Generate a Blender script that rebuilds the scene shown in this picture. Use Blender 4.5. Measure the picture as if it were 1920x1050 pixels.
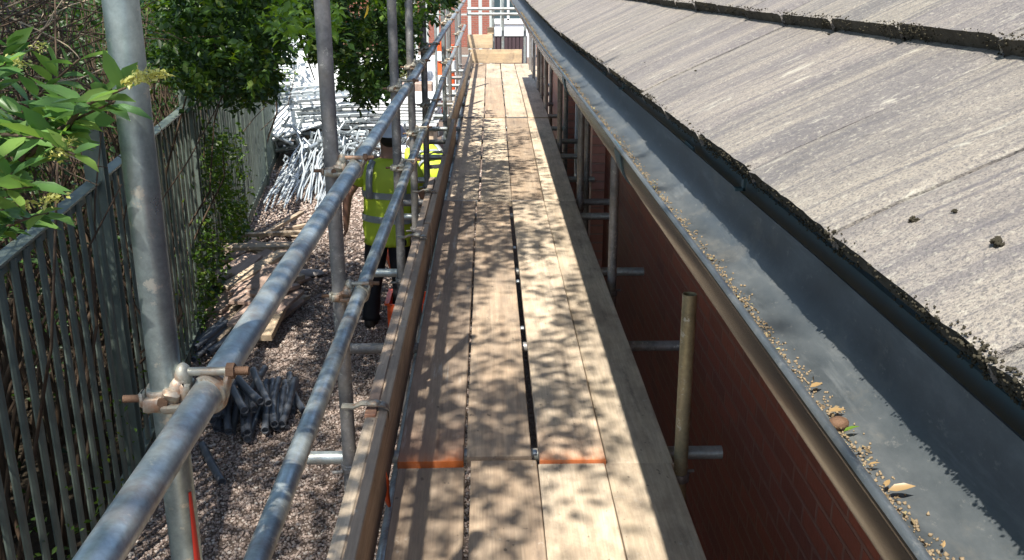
import bpy, math, random
import numpy as np
from mathutils import Vector, Matrix, Euler, noise
random.seed(7); RNG = np.random.default_rng(7)
R = math.radians
SC = bpy.context.scene
for o in list(bpy.data.objects): bpy.data.objects.remove(o)
COL = SC.collection

# ------------------------------------------------------------------ camera, sky, sun, exposure
CZ, PITCH, YAW, FPX = 3.07, 18.02, 1.34, 1830.0
cam = bpy.data.cameras.new('camera'); cam.sensor_width = 36; cam.lens = FPX / 1920 * 36
cam.clip_start = 0.05; cam.clip_end = 600
co = bpy.data.objects.new('camera', cam); COL.objects.link(co)
co.location = (0, 0, CZ); co.rotation_euler = (R(90 - PITCH), 0, R(-YAW)); SC.camera = co
SUN = Vector((-0.21, -0.537, 1.0)).normalized()
w = bpy.data.worlds.new('World'); SC.world = w; w.use_nodes = True
nt = w.node_tree; nt.nodes.clear()
sky = nt.nodes.new('ShaderNodeTexSky'); sky.sky_type = 'NISHITA'; sky.sun_disc = False
sky.sun_elevation = math.asin(SUN.z); sky.sun_rotation = math.atan2(SUN.x, SUN.y)
bg = nt.nodes.new('ShaderNodeBackground'); bg.inputs[1].default_value = 0.13
wo = nt.nodes.new('ShaderNodeOutputWorld')
nt.links.new(sky.outputs[0], bg.inputs[0]); nt.links.new(bg.outputs[0], wo.inputs[0])
sl = bpy.data.lights.new('sun', 'SUN'); sl.energy = 5.0; sl.angle = R(0.55); sl.color = (1.0, 0.95, 0.86)
so = bpy.data.objects.new('sun', sl); COL.objects.link(so); so.rotation_euler = SUN.to_track_quat('Z', 'Y').to_euler()
so.location = (-5, -10, 20)
SC.view_settings.view_transform = 'Standard'; SC.view_settings.look = 'None'
SC.view_settings.exposure = 0.85; SC.view_settings.gamma = 1

def at(px, py, d):
    """a place seen at (px, py) of the photograph at distance d along the view axis"""
    p, y = R(PITCH), R(YAW)
    u = (px - 960) / FPX * d; v = (525 - py) / FPX * d
    r = Vector((math.cos(y), -math.sin(y), 0))
    f = Vector((math.sin(y) * math.cos(p), math.cos(y) * math.cos(p), -math.sin(p)))
    up = Vector((math.sin(y) * math.sin(p), math.cos(y) * math.sin(p), math.cos(p)))
    return Vector((0, 0, CZ)) + r * u + up * v + f * d
def atz(px, py, z):
    a = at(px, py, 1.0) - Vector((0, 0, CZ)); k = (z - CZ) / a.z
    return Vector((0, 0, CZ)) + a * k

# ------------------------------------------------------------------ helpers
def tag(o, label=None, cat=None, group=None, kind=None):
    if label: o['label'] = label
    if cat: o['category'] = cat
    if group: o['group'] = group
    if kind: o['kind'] = kind
    return o
def empty(name, loc=(0, 0, 0), rz=0, parent=None):
    o = bpy.data.objects.new(name, None); COL.objects.link(o); o.location = loc; o.rotation_euler = (0, 0, rz)
    o.empty_display_size = 0.1
    if parent: o.parent = parent
    return o
def wloc(o):
    v = Vector((0, 0, 0))
    while o: v += o.location; o = o.parent
    return v
def copy_tree(o, parent=None):
    c = o.copy(); COL.objects.link(c)
    if parent: c.parent = parent
    for ch in list(o.children): copy_tree(ch, c)
    return c

class MB:
    def __init__(s): s.v = []; s.f = []
    def add(s, vs, fs):
        n = len(s.v); s.v += [tuple(v) for v in vs]; s.f += [tuple(i + n for i in f) for f in fs]; return s
    def box(s, c, d, rot=None, bev=0.0):
        x, y, z = d[0] / 2, d[1] / 2, d[2] / 2; c = Vector(c)
        M = rot if rot is not None else Matrix.Identity(3)
        if bev <= 0:
            vs = [(-x,-y,-z),(x,-y,-z),(x,y,-z),(-x,y,-z),(-x,-y,z),(x,-y,z),(x,y,z),(-x,y,z)]
            fs = [(0,3,2,1),(4,5,6,7),(0,1,5,4),(1,2,6,5),(2,3,7,6),(3,0,4,7)]
            return s.add([c + M @ Vector(v) for v in vs], fs)
        b = bev; rings = []
        for zz, q in ((-z, b), (-z + b, 0), (z - b, 0), (z, b)):
            X, Y = x - q, y - q; c2 = b
            rings.append([(-X,-Y+c2,zz),(-X+c2,-Y,zz),(X-c2,-Y,zz),(X,-Y+c2,zz),(X,Y-c2,zz),(X-c2,Y,zz),(-X+c2,Y,zz),(-X,Y-c2,zz)])
        vs = [c + M @ Vector(v) for r in rings for v in r]; fs = []
        for k in range(3):
            for i in range(8):
                j = (i + 1) % 8; fs.append((k*8+i, k*8+j, (k+1)*8+j, (k+1)*8+i))
        fs.append(tuple(range(7, -1, -1))); fs.append(tuple(range(24, 32)))
        return s.add(vs, fs)
    def loft(s, rings, cap=True, closed=True):
        n = len(rings[0]); vs = [v for r in rings for v in r]; fs = []
        for k in range(len(rings) - 1):
            for i in range(n if closed else n - 1):
                j = (i + 1) % n; fs.append((k*n+i, k*n+j, (k+1)*n+j, (k+1)*n+i))
        if cap:
            fs.append(tuple(range(n - 1, -1, -1))); fs.append(tuple((len(rings)-1)*n + i for i in range(n)))
        return s.add(vs, fs)
    def path(s, pts, r, n=12, cap=True, hollow=False):
        pts = [Vector(p) for p in pts]; rs = r if isinstance(r, (list, tuple)) else [r] * len(pts)
        rings = []; prev = None
        for i, p in enumerate(pts):
            t = (pts[min(i + 1, len(pts) - 1)] - pts[max(i - 1, 0)]).normalized()
            if prev is None:
                a = Vector((0, 0, 1)) if abs(t.z) < 0.9 else Vector((1, 0, 0)); a = (a - t * a.dot(t)).normalized()
            else: a = (prev - t * prev.dot(t)).normalized()
            prev = a; b = t.cross(a)
            rings.append([p + (a * math.cos(q) + b * math.sin(q)) * rs[i] for q in (2 * math.pi * k / n for k in range(n))])
        if hollow:
            def scale(ring, p, f): return [p + (v - p) * f for v in ring]
            f = 0.84; dep = min(0.25, (pts[1] - pts[0]).length * 0.4); t0 = (pts[1] - pts[0]).normalized(); t1 = (pts[-1] - pts[-2]).normalized()
            r0 = scale(rings[0], pts[0], f); rN = scale(rings[-1], pts[-1], f)
            full = [[v + t0 * dep for v in r0], r0] + rings + [rN, [v - t1 * dep for v in rN]]
            return s.loft(full, cap=True)
        return s.loft(rings, cap)
    def ell(s, c, rad, n=14, m=9, rot=None, zmin=-1.0):
        c = Vector(c); M = rot if rot is not None else Matrix.Identity(3); rings = []
        for k in range(m + 1):
            ph = -math.pi / 2 + math.pi * k / m; zz = math.sin(ph)
            if zz < zmin: continue
            rr = max(math.cos(ph), 0.02)
            rings.append([c + M @ Vector((rad[0]*rr*math.cos(q), rad[1]*rr*math.sin(q), rad[2]*zz)) for q in (2*math.pi*i/n for i in range(n))])
        return s.loft(rings)
    def build(s, name, mat, parent=None, smooth=None, origin=None):
        me = bpy.data.meshes.new(name)
        off = Vector(origin) if origin is not None else Vector((0, 0, 0))
        vs = [(v[0]-off.x, v[1]-off.y, v[2]-off.z) for v in s.v] if origin is not None else s.v
        me.from_pydata(vs, [], s.f); me.update()
        if mat: me.materials.append(mat)
        if smooth is not None:
            me.polygons.foreach_set('use_smooth', [True] * len(me.polygons))
            if smooth < 180:
                try: me.set_sharp_from_angle(angle=R(smooth))
                except Exception: pass
        o = bpy.data.objects.new(name, me); COL.objects.link(o)
        if origin is not None: o.location = off
        if parent:
            o.parent = parent; o.location = (off if origin is not None else Vector((0,0,0))) 
        return o
def wbuild(mb, name, mat, parent, smooth=None):
    """mesh made in world coordinates, parented to an unrotated parent"""
    o = mb.build(name, mat, None, smooth); pl = wloc(parent)
    me = o.data; me.transform(Matrix.Translation(-pl)); o.parent = parent; return o
def npmesh(name, V, F, mat, parent=None, smooth=False):
    """V (n,3), F (m,k) arrays -> mesh object"""
    me = bpy.data.meshes.new(name); m, k = F.shape
    me.vertices.add(len(V)); me.vertices.foreach_set('co', V.astype(np.float32).ravel())
    me.loops.add(m * k); me.loops.foreach_set('vertex_index', F.astype(np.int32).ravel())
    me.polygons.add(m); me.polygons.foreach_set('loop_start', np.arange(0, m*k, k, dtype=np.int32))
    me.polygons.foreach_set('loop_total', np.full(m, k, dtype=np.int32))
    if smooth: me.polygons.foreach_set('use_smooth', np.ones(m, dtype=bool))
    me.update(calc_edges=True); me.materials.append(mat)
    o = bpy.data.objects.new(name, me); COL.objects.link(o)
    if parent:
        pl = wloc(parent); me.transform(Matrix.Translation(-pl)); o.parent = parent
    return o
LEAF = np.array([(0,0,0),(.28,.17,.05),(.62,.16,.03),(1,0,-.1),(.62,-.16,.03),(.28,-.17,.05),(.5,0,-.035)], float)
LF = np.array([(0,1,6),(1,2,6),(2,3,6),(3,4,6),(4,5,6),(5,0,6)])
LEAF4 = np.array([(0,0,0),(.48,.27,.07),(1,0,-.08),(.48,-.27,.07)], float)
LF4 = np.array([(0,1,2),(0,2,3)])
def leaves(name, P, size, mat, parent=None, detail=False, up=0.6, D=None, jit=0.35):
    P = np.asarray(P, float); n = len(P)
    L, F = (LEAF, LF) if detail else (LEAF4, LF4)
    a = RNG.normal(size=(n, 3)) if D is None else np.asarray(D, float) + RNG.normal(size=(n, 3)) * jit
    if D is None: a[:, 2] *= 0.5; a[:, 2] -= 0.25
    a /= np.linalg.norm(a, axis=1)[:, None]
    nr = RNG.normal(size=(n, 3)) * (1 - up) + np.array([0, 0, up * 1.5]); 
    nr -= a * (nr * a).sum(1)[:, None]; nr /= np.linalg.norm(nr, axis=1)[:, None]
    b = np.cross(nr, a); s = size * RNG.uniform(.6, 1.25, n)
    V = P[:, None, :] + s[:, None, None] * (L[None, :, 0:1] * a[:, None, :] + L[None, :, 1:2] * b[:, None, :] + L[None, :, 2:3] * nr[:, None, :])
    k = len(L); FF = (F[None] + (np.arange(n) * k)[:, None, None]).reshape(-1, 3)
    return npmesh(name, V.reshape(-1, 3), FF, mat, parent)

# ------------------------------------------------------------------ materials
def nmat(name):
    m = bpy.data.materials.new(name); m.use_nodes = True; t = m.node_tree; t.nodes.clear()
    out = t.nodes.new('ShaderNodeOutputMaterial'); b = t.nodes.new('ShaderNodeBsdfPrincipled'); t.links.new(b.outputs[0], out.inputs[0])
    return m, t, b, out
def N(t, typ, ins=None, **kw):
    n = t.nodes.new(typ)
    for k, v in kw.items(): setattr(n, k, v)
    for k, v in (ins or {}).items():
        if isinstance(v, bpy.types.NodeSocket): t.links.new(v, n.inputs[k])
        else: n.inputs[k].default_value = v
    return n
def coords(t, scale, rnd=True, kind='Object'):
    tc = t.nodes.new('ShaderNodeTexCoord'); src = tc.outputs[kind]
    if rnd:
        oi = t.nodes.new('ShaderNodeObjectInfo')
        sc = N(t, 'ShaderNodeVectorMath', {0: oi.outputs['Random'], 1: (37.1, 0.0, 23.3)}, operation='MULTIPLY')
        src = N(t, 'ShaderNodeVectorMath', {0: src, 1: sc.outputs[0]}, operation='ADD').outputs[0]
    mp = N(t, 'ShaderNodeMapping', {0: src}); mp.inputs['Scale'].default_value = scale
    return mp.outputs[0]
def noi(t, vec, scale, detail=5, rough=.6, dist=0.0):
    return N(t, 'ShaderNodeTexNoise', {'Vector': vec, 'Scale': scale, 'Detail': detail, 'Roughness': rough, 'Distortion': dist}).outputs[0]
def ramp(t, fac, stops):
    n = t.nodes.new('ShaderNodeValToRGB'); t.links.new(fac, n.inputs[0]); e = n.color_ramp.elements
    while len(e) < len(stops): e.new(.5)
    for i, (p, c) in enumerate(stops): e[i].position = p; e[i].color = (c[0], c[1], c[2], 1) if not isinstance(c, float) else (c, c, c, 1)
    return n.outputs[0]
def mix(t, f, a, b, mode='MIX'):
    n = t.nodes.new('ShaderNodeMix'); n.data_type = 'RGBA'; n.blend_type = mode
    for i, v in ((0, f), (6, a), (7, b)):
        if isinstance(v, bpy.types.NodeSocket): t.links.new(v, n.inputs[i])
        else: n.inputs[i].default_value = v if i == 0 else (v[0], v[1], v[2], 1)
    return n.outputs[2]
def math_(t, op, a, b=0.0, clamp=False):
    n = t.nodes.new('ShaderNodeMath'); n.operation = op; n.use_clamp = clamp
    for i, v in ((0, a), (1, b)):
        if isinstance(v, bpy.types.NodeSocket): t.links.new(v, n.inputs[i])
        else: n.inputs[i].default_value = v
    return n.outputs[0]
def bump(t, b, h, strength, dist):
    n = N(t, 'ShaderNodeBump', {'Height': h, 'Strength': strength, 'Distance': dist}); t.links.new(n.outputs[0], b.inputs['Normal'])

def m_plain(name, c, rough=.6, metal=0.0, var=.25, sc=6.0, bmp=0.0, spec=.5):
    m, t, b, _ = nmat(name); v = coords(t, (1, 1, 1)); n = noi(t, v, sc, 6, .65)
    col = mix(t, n, tuple(x * (1 - var) for x in c), tuple(min(1, x * (1 + var)) for x in c))
    t.links.new(col, b.inputs['Base Color']); b.inputs['Roughness'].default_value = rough; b.inputs['Metallic'].default_value = metal
    b.inputs['Specular IOR Level'].default_value = spec
    if bmp: bump(t, b, noi(t, v, sc * 6, 4), bmp, .004)
    return m
def m_wood(name, c1, c2, orange=False, halflen=1.95, white=False, axis='y', grey=.0):
    m, t, b, _ = nmat(name)
    S = {'y': (1, .045, 1), 'x': (.045, 1, 1), 'z': (1, 1, .045)}[axis]
    v = coords(t, S); g1 = noi(t, v, 22, 6, .62, .6); g2 = noi(t, v, 150, 3, .6)
    vb = coords(t, (1, .35, 1)); g3 = noi(t, vb, 6.0, 7, .72)
    col = ramp(t, g1, [(.3, c1), (.5, tuple((a + q) / 2 for a, q in zip(c1, c2))), (.68, c2)])
    col = mix(t, ramp(t, g2, [(.35, .35), (.6, 0.0)]), col, tuple(x * .6 for x in c1))
    col = mix(t, ramp(t, g3, [(.42, 0.0), (.7, .75)]), col, (.215 + grey, .175 + grey, .14 + grey))
    oi = t.nodes.new('ShaderNodeObjectInfo')
    hs = N(t, 'ShaderNodeHueSaturation', {'Color': col, 'Saturation': .95, 'Value': 1.0})
    t.links.new(ramp(t, oi.outputs['Random'], [(0, .8), (1, 1.0)]), hs.inputs['Value']); 
    n_ = math_(t, 'ADD', math_(t, 'MULTIPLY', oi.outputs['Random'], .34), .84); t.links.new(n_, hs.inputs['Value'])
    col = hs.outputs[0]
    # dark stains and specks
    vs = coords(t, (1, .6, 1)); st = noi(t, vs, 38, 2, .5)
    col = mix(t, ramp(t, st, [(.70, 0.0), (.76, .6)]), col, (.07, .055, .045))
    sp_ = noi(t, coords(t, (1, .7, 1)), 11, 8, .8); col = mix(t, ramp(t, sp_, [(.60, 0.0), (.66, .45)]), col, (.52, .47, .40)); sq_ = noi(t, coords(t, (.8, .5, 1)), 2.6, 8, .75); col = mix(t, ramp(t, sq_, [(.52, 0.0), (.66, .5)]), col, (.17, .125, .092))
    # dark crack lines
    cr = N(t, 'ShaderNodeTexWave', {'Vector': coords(t, (1, .02, 1)), 'Scale': 1.6, 'Distortion': 5.0, 'Detail': 3.0, 'Detail Scale': 1.2}, bands_direction='X')
    col = mix(t, math_(t, 'MULTIPLY', ramp(t, cr.outputs['Fac'], [(.0, .5), (.03, 0.0)]), ramp(t, g3, [(.5, 0.0), (.62, 1.0)])), col, (.09, .07, .055))
    if white:
        sp = noi(t, coords(t, (1, .08, 1)), 30, 5, .7)
        wv = ramp(t, sp, [(.60, 0.0), (.72, .5)])
        col = mix(t, wv, col, (.55, .52, .46))
    if orange:
        tc = t.nodes.new('ShaderNodeTexCoord'); sx = N(t, 'ShaderNodeSeparateXYZ', {0: tc.outputs['Object']})
        q = math_(t, 'ADD', sx.outputs['Y'], halflen)           # distance from the near end
        nn = noi(t, coords(t, (1, .5, 1)), 7, 5, .7)
        q2 = math_(t, 'ADD', q, math_(t, 'MULTIPLY', math_(t, 'SUBTRACT', nn, .5), .22))
        col = mix(t, ramp(t, q2, [(.0, .6), (.03, .3), (.10, .10), (.34, 0.0)]), col, (.72, .155, .012))
        edge = ramp(t, q, [(.002, 1.0), (.007, 0.0)])
        col = mix(t, edge, col, (.80, .17, .01))
    t.links.new(col, b.inputs['Base Color']); b.inputs['Roughness'].default_value = .78; b.inputs['Specular IOR Level'].default_value = .25
    hh = math_(t, 'ADD', math_(t, 'MULTIPLY', g2, .5), g1); bump(t, b, hh, .35, .002)
    return m
def m_galv(name, c=(.42, .465, .455), metal=.6, rough=.38, dirt=.5, rust=.0):
    m, t, b, _ = nmat(name); v = coords(t, (1, 1, 1)); n1 = noi(t, v, 9, 8, .68); n2 = noi(t, v, 70, 5, .7); n3 = noi(t, v, 3.1, 6, .7)
    col = ramp(t, n1, [(.32, tuple(x * .52 for x in c)), (.5, c), (.68, tuple(min(1, x * 1.3) for x in c))])
    col = mix(t, ramp(t, n2, [(.35, .4), (.62, 0.0)]), col, tuple(x * .45 for x in c))
    vs = noi(t, v, 26, 5, .75)
    col = mix(t, ramp(t, vs, [(.60, 0.0), (.66, .75)]), col, (.62, .60, .52))
    dm = ramp(t, n3, [(.5, 0.0), (.68, dirt)]); col = mix(t, dm, col, (.20, .165, .12))
    if rust: col = mix(t, ramp(t, noi(t, v, 14, 7, .7), [(.5, 0.0), (.62, rust)]), col, (.28, .10, .03))
    t.links.new(col, b.inputs['Base Color'])
    mt = math_(t, 'SUBTRACT', metal, math_(t, 'MULTIPLY', dm, .5), True); t.links.new(mt, b.inputs['Metallic'])
    t.links.new(ramp(t, n1, [(.3, rough + .18), (.7, rough - .06)]), b.inputs['Roughness'])
    bump(t, b, math_(t, 'ADD', n2, n1), .12, .002)
    return m
def m_leaf(name, ca, cb, trans=.35, rough=.42, spec=.5, cc=None):
    m, t, b, out = nmat(name)
    g = t.nodes.new('ShaderNodeNewGeometry')
    st = [(0, ca), (.75, cb)] + ([(.95, cc)] if cc else [])
    col = ramp(t, g.outputs['Random Per Island'], st)
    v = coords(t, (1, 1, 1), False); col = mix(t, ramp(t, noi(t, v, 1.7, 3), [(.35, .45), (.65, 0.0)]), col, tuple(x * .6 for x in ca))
    t.links.new(col, b.inputs['Base Color']); b.inputs['Roughness'].default_value = rough; b.inputs['Specular IOR Level'].default_value = spec
    tr = N(t, 'ShaderNodeBsdfTranslucent'); hs = N(t, 'ShaderNodeHueSaturation', {'Color': col, 'Hue': .485, 'Saturation': 1.15, 'Value': 1.5}); t.links.new(hs.outputs[0], tr.inputs[0])
    ms = N(t, 'ShaderNodeMixShader', {0: trans, 1: b.outputs[0], 2: tr.outputs[0]}); t.links.new(ms.outputs[0], out.inputs[0])
    return m
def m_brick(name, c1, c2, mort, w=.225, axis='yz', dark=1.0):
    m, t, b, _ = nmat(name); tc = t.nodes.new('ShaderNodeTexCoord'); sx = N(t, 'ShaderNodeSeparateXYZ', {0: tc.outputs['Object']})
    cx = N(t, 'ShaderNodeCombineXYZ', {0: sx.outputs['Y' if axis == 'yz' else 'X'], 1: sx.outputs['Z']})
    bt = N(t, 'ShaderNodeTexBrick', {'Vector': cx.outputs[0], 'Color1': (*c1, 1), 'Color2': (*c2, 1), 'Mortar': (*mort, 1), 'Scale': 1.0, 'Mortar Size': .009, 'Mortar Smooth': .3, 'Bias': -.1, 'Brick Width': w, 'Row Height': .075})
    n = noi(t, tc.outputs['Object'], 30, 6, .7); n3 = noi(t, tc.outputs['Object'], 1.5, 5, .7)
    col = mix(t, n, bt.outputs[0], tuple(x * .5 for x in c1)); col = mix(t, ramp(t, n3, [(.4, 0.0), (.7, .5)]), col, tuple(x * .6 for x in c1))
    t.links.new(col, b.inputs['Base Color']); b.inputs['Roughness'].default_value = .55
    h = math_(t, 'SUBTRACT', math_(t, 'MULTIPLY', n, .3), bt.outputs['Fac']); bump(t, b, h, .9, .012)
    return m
def m_tile():
    m, t, b, _ = nmat('concrete_tile'); tc = t.nodes.new('ShaderNodeTexCoord'); O = tc.outputs['Object']
    def mp(s):
        q = N(t, 'ShaderNodeMapping', {0: O}); q.inputs['Scale'].default_value = s; return q.outputs[0]
    st = noi(t, mp((1.6, 11, 1.6)), 1.0, 8, .62, .6); st2 = noi(t, mp((5, 75, 5)), 1.0, 5, .7, .3); bl = noi(t, O, 5.5, 6, .68); gr = noi(t, O, 330, 3, .75); gr2 = noi(t, O, 130, 4, .75)
    col = ramp(t, bl, [(.3, (.13, .122, .116)), (.5, (.175, .162, .15)), (.68, (.235, .215, .19))])
    col = mix(t, ramp(t, st, [(.42, 0.0), (.60, .75)]), col, (.35, .31, .245))
    col = mix(t, ramp(t, st2, [(.36, .85), (.50, 0.0)]), col, (.11, .105, .108))
    g = t.nodes.new('ShaderNodeNewGeometry')
    col = mix(t, math_(t, 'MULTIPLY', g.outputs['Random Per Island'], .30), col, (.27, .225, .225))
    col = mix(t, ramp(t, gr, [(.38, .8), (.52, 0.0)]), col, (.105, .10, .10))
    col = mix(t, ramp(t, gr2, [(.54, 0.0), (.66, .6)]), col, (.42, .39, .32))
    li = noi(t, mp((9, 22, 9)), 1.0, 7, .75); col = mix(t, ramp(t, li, [(.60, 0.0), (.68, .6)]), col, (.52, .49, .40))
    dk = noi(t, mp((14, 40, 14)), 1.0, 3, .6); col = mix(t, ramp(t, dk, [(.70, 0.0), (.74, .8)]), col, (.05, .045, .04))
    t.links.new(col, b.inputs['Base Color']); b.inputs['Roughness'].default_value = .85; b.inputs['Specular IOR Level'].default_value = .3
    bump(t, b, math_(t, 'ADD', math_(t, 'ADD', gr, gr2), math_(t, 'MULTIPLY', bl, .6)), .8, .0035)
    return m
def m_gutter():
    m, t, b, _ = nmat('dark_gutter_metal'); v = coords(t, (1, .5, 1), False); n = noi(t, v, 14, 8, .7); n2 = noi(t, v, 90, 5, .75); n4 = noi(t, coords(t, (1, .12, 1), False), 40, 5, .7)
    col = ramp(t, n, [(.3, (.05, .06, .066)), (.55, (.10, .112, .118)), (.75, (.18, .19, .19))])
    col = mix(t, ramp(t, n2, [(.60, 0.0), (.70, .35)]), col, (.32, .31, .28))
    n5 = noi(t, coords(t, (1, .6, 1), False), 5, 7, .75); col = mix(t, ramp(t, n5, [(.52, 0.0), (.66, .45)]), col, (.24, .22, .18))
    col = mix(t, ramp(t, n4, [(.56, 0.0), (.7, .45)]), col, (.20, .215, .22))
    t.links.new(col, b.inputs['Base Color']); b.inputs['Metallic'].default_value = .25
    t.links.new(ramp(t, n, [(.3, .38), (.7, .6)]), b.inputs['Roughness']); bump(t, b, math_(t, 'ADD', n2, n), .15, .002)
    return m
def m_ground(name, a, bb, sc=40):
    m, t, b, _ = nmat(name); v = coords(t, (1, 1, 1), False)
    vo = N(t, 'ShaderNodeTexVoronoi', {'Vector': v, 'Scale': float(sc)}); n = noi(t, v, .9, 7, .7); n2 = noi(t, v, sc * 2.2, 4, .7)
    s = N(t, 'ShaderNodeSeparateColor', {0: vo.outputs['Color']}); col = mix(t, s.outputs[0], a, bb)
    col = mix(t, ramp(t, n, [(.4, 0.0), (.65, .5)]), col, tuple(x * .7 for x in a)); col = mix(t, n2, col, tuple(x * .75 for x in a))
    t.links.new(col, b.inputs['Base Color']); b.inputs['Roughness'].default_value = .95; b.inputs['Specular IOR Level'].default_value = .15
    bump(t, b, math_(t, 'ADD', math_(t, 'MULTIPLY', vo.outputs['Distance'], -1.0), n2), 1.0, .02)
    return m
def m_stone():
    m, t, b, _ = nmat('gravel_stone'); g = t.nodes.new('ShaderNodeNewGeometry')
    col = ramp(t, g.outputs['Random Per Island'], [(0, (.27, .205, .175)), (.35, (.34, .265, .225)), (.7, (.41, .33, .285)), (.9, (.47, .40, .35)), (1, (.55, .50, .45))])
    t.links.new(col, b.inputs['Base Color']); b.inputs['Roughness'].default_value = .9; b.inputs['Specular IOR Level'].default_value = .2
    return m

WOOD = m_wood('scaffold_board_wood', (.34, .24, .158), (.51, .385, .262))
WOODP = m_wood('pale_board_wood', (.50, .39, .265), (.66, .54, .39))
WOODO = m_wood('board_wood_orange_end', (.30, .215, .148), (.46, .345, .245), orange=True, halflen=1.91, white=True)
WOODPO = m_wood('pale_board_wood_orange_end', (.50, .385, .26), (.65, .53, .385), orange=True, halflen=1.91)
WOODX = m_wood('end_board_wood', (.46, .33, .19), (.62, .46, .28), axis='x')
TIMB = m_wood('timber_offcut', (.52, .39, .26), (.70, .55, .39), axis='x')
TIMR = m_wood('reddish_timber', (.42, .28, .22), (.56, .41, .33), axis='x')
GALV = m_galv('galvanised_tube', rust=.22); GALVD = m_galv('weathered_tube', (.27, .26, .25), .5, .5, .7)
GALVP = m_galv('near_post_tube', (.36, .43, .43), .8, .32, .25); GALVY = m_galv('yellowed_tube', (.34, .29, .17), .4, .45, .6)
CAST = m_galv('cast_coupler', (.40, .38, .31), .45, .48, .7, .6)
RUST = m_plain('rusty_steel', (.15, .085, .05), .75, .3, .4, 60, .4)
RED = m_plain('red_paint', (.55, .035, .02), .45); ORANGE = m_plain('orange_plastic', (.85, .12, .03), .4, var=.1)
BLACKP = m_plain('black_pipe_plastic', (.12, .13, .148), .42, var=.35, sc=9)
WHITE = m_plain('white_coated_metal', (.46, .50, .52), .4, .1, .12); WHITES = m_plain('white_sheet', (.78, .80, .80), .5, var=.06)
ZINC = m_plain('zinc_metal', (.40, .44, .46), .35, .6, .25); GREYP = m_plain('grey_sheet_metal', (.33, .35, .34), .5, .4)
FENCE = m_plain('fence_steel', (.165, .205, .175), .42, .35, .4, 5, .1); FENCEL = m_plain('light_fence_steel', (.52, .56, .53), .5, .2, .15)
TILE = m_tile(); GUT = m_gutter()
FASC = m_plain('dark_fascia', (.035, .07, .08), .4); SOFF = m_plain('soffit_board', (.16, .15, .14), .7)
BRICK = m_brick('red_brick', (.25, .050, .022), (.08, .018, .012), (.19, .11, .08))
BRICK2 = m_brick('sunlit_red_brick', (.60, .29, .24), (.48, .20, .16), (.38, .32, .28))  # pier brick, brightened in colour to look sunlit where the eaves shade it
BRICKF = m_brick('far_red_brick', (.44, .14, .09), (.33, .09, .06), (.45, .40, .36), axis='xz')
MOSS = m_plain('dark_moss', (.045, .040, .028), .95, var=.7, sc=60, spec=.1)
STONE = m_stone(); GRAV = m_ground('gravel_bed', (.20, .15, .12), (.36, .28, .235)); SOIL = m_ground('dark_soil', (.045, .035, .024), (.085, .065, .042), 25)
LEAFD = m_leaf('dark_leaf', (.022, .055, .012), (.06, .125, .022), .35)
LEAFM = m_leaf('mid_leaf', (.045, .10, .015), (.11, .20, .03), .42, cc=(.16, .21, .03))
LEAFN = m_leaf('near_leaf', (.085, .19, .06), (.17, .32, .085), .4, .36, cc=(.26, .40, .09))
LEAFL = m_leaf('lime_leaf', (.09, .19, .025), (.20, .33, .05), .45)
LEAFY = m_leaf('yellow_leaf', (.55, .38, .02), (.65, .45, .04), .45)
LEAFB = m_leaf('dry_leaf', (.26, .15, .06), (.46, .32, .15), .25, cc=(.50, .48, .10))
LITT = m_leaf('litter', (.11, .075, .045), (.30, .23, .13), .15, .7, .2, cc=(.42, .38, .18))
FLOW = m_leaf('blossom', (.55, .55, .14), (.66, .66, .24), .3)
BARK = m_plain('bark', (.095, .068, .045), .9, var=.5, sc=12, bmp=.5); TWIG = m_plain('dry_twig', (.075, .048, .028), .85, var=.5, sc=5); TWIGL = m_plain('sunlit_twig', (.42, .33, .22), .8)
SKIN = m_plain('skin', (.42, .22, .15), .5, var=.12, sc=20); HAIR = m_plain('hair', (.02, .015, .012), .7)
HIVIS = m_plain('high_vis_yellow', (.56, .70, .05), .55, var=.16, sc=9); REFL = m_plain('reflective_tape', (.40, .43, .44), .35, .3, .15)
TROU = m_plain('black_trousers', (.012, .013, .017), .8); BOOT = m_plain('boot_leather', (.03, .025, .02), .6)
HELM = m_plain('helmet_plastic', (.74, .79, .88), .3, var=.05); GLASS = m_plain('dark_glass', (.05, .08, .09), .08, .0, .5, 2)

# ------------------------------------------------------------------ ground
def sheet(name, x0, x1, y0, y1, z, mat, kind='structure'):
    o = MB().add([(x0,y0,z),(x1,y0,z),(x1,y1,z),(x0,y1,z)], [(0,1,2,3)]).build(name, mat); tag(o, kind=kind); return o
sheet('ground', -250, 250, -60, 400, 0, GRAV)
FX = lambda y: -1.49 - .125 * y                       # the fence line
soil = MB().add([(FX(-6)-.05,-6,.004),(FX(40)-.05,40,.004),(-60,40,.004),(-60,-6,.004)], [(0,1,2,3)]).build('soil', SOIL); tag(soil, kind='structure')
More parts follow.
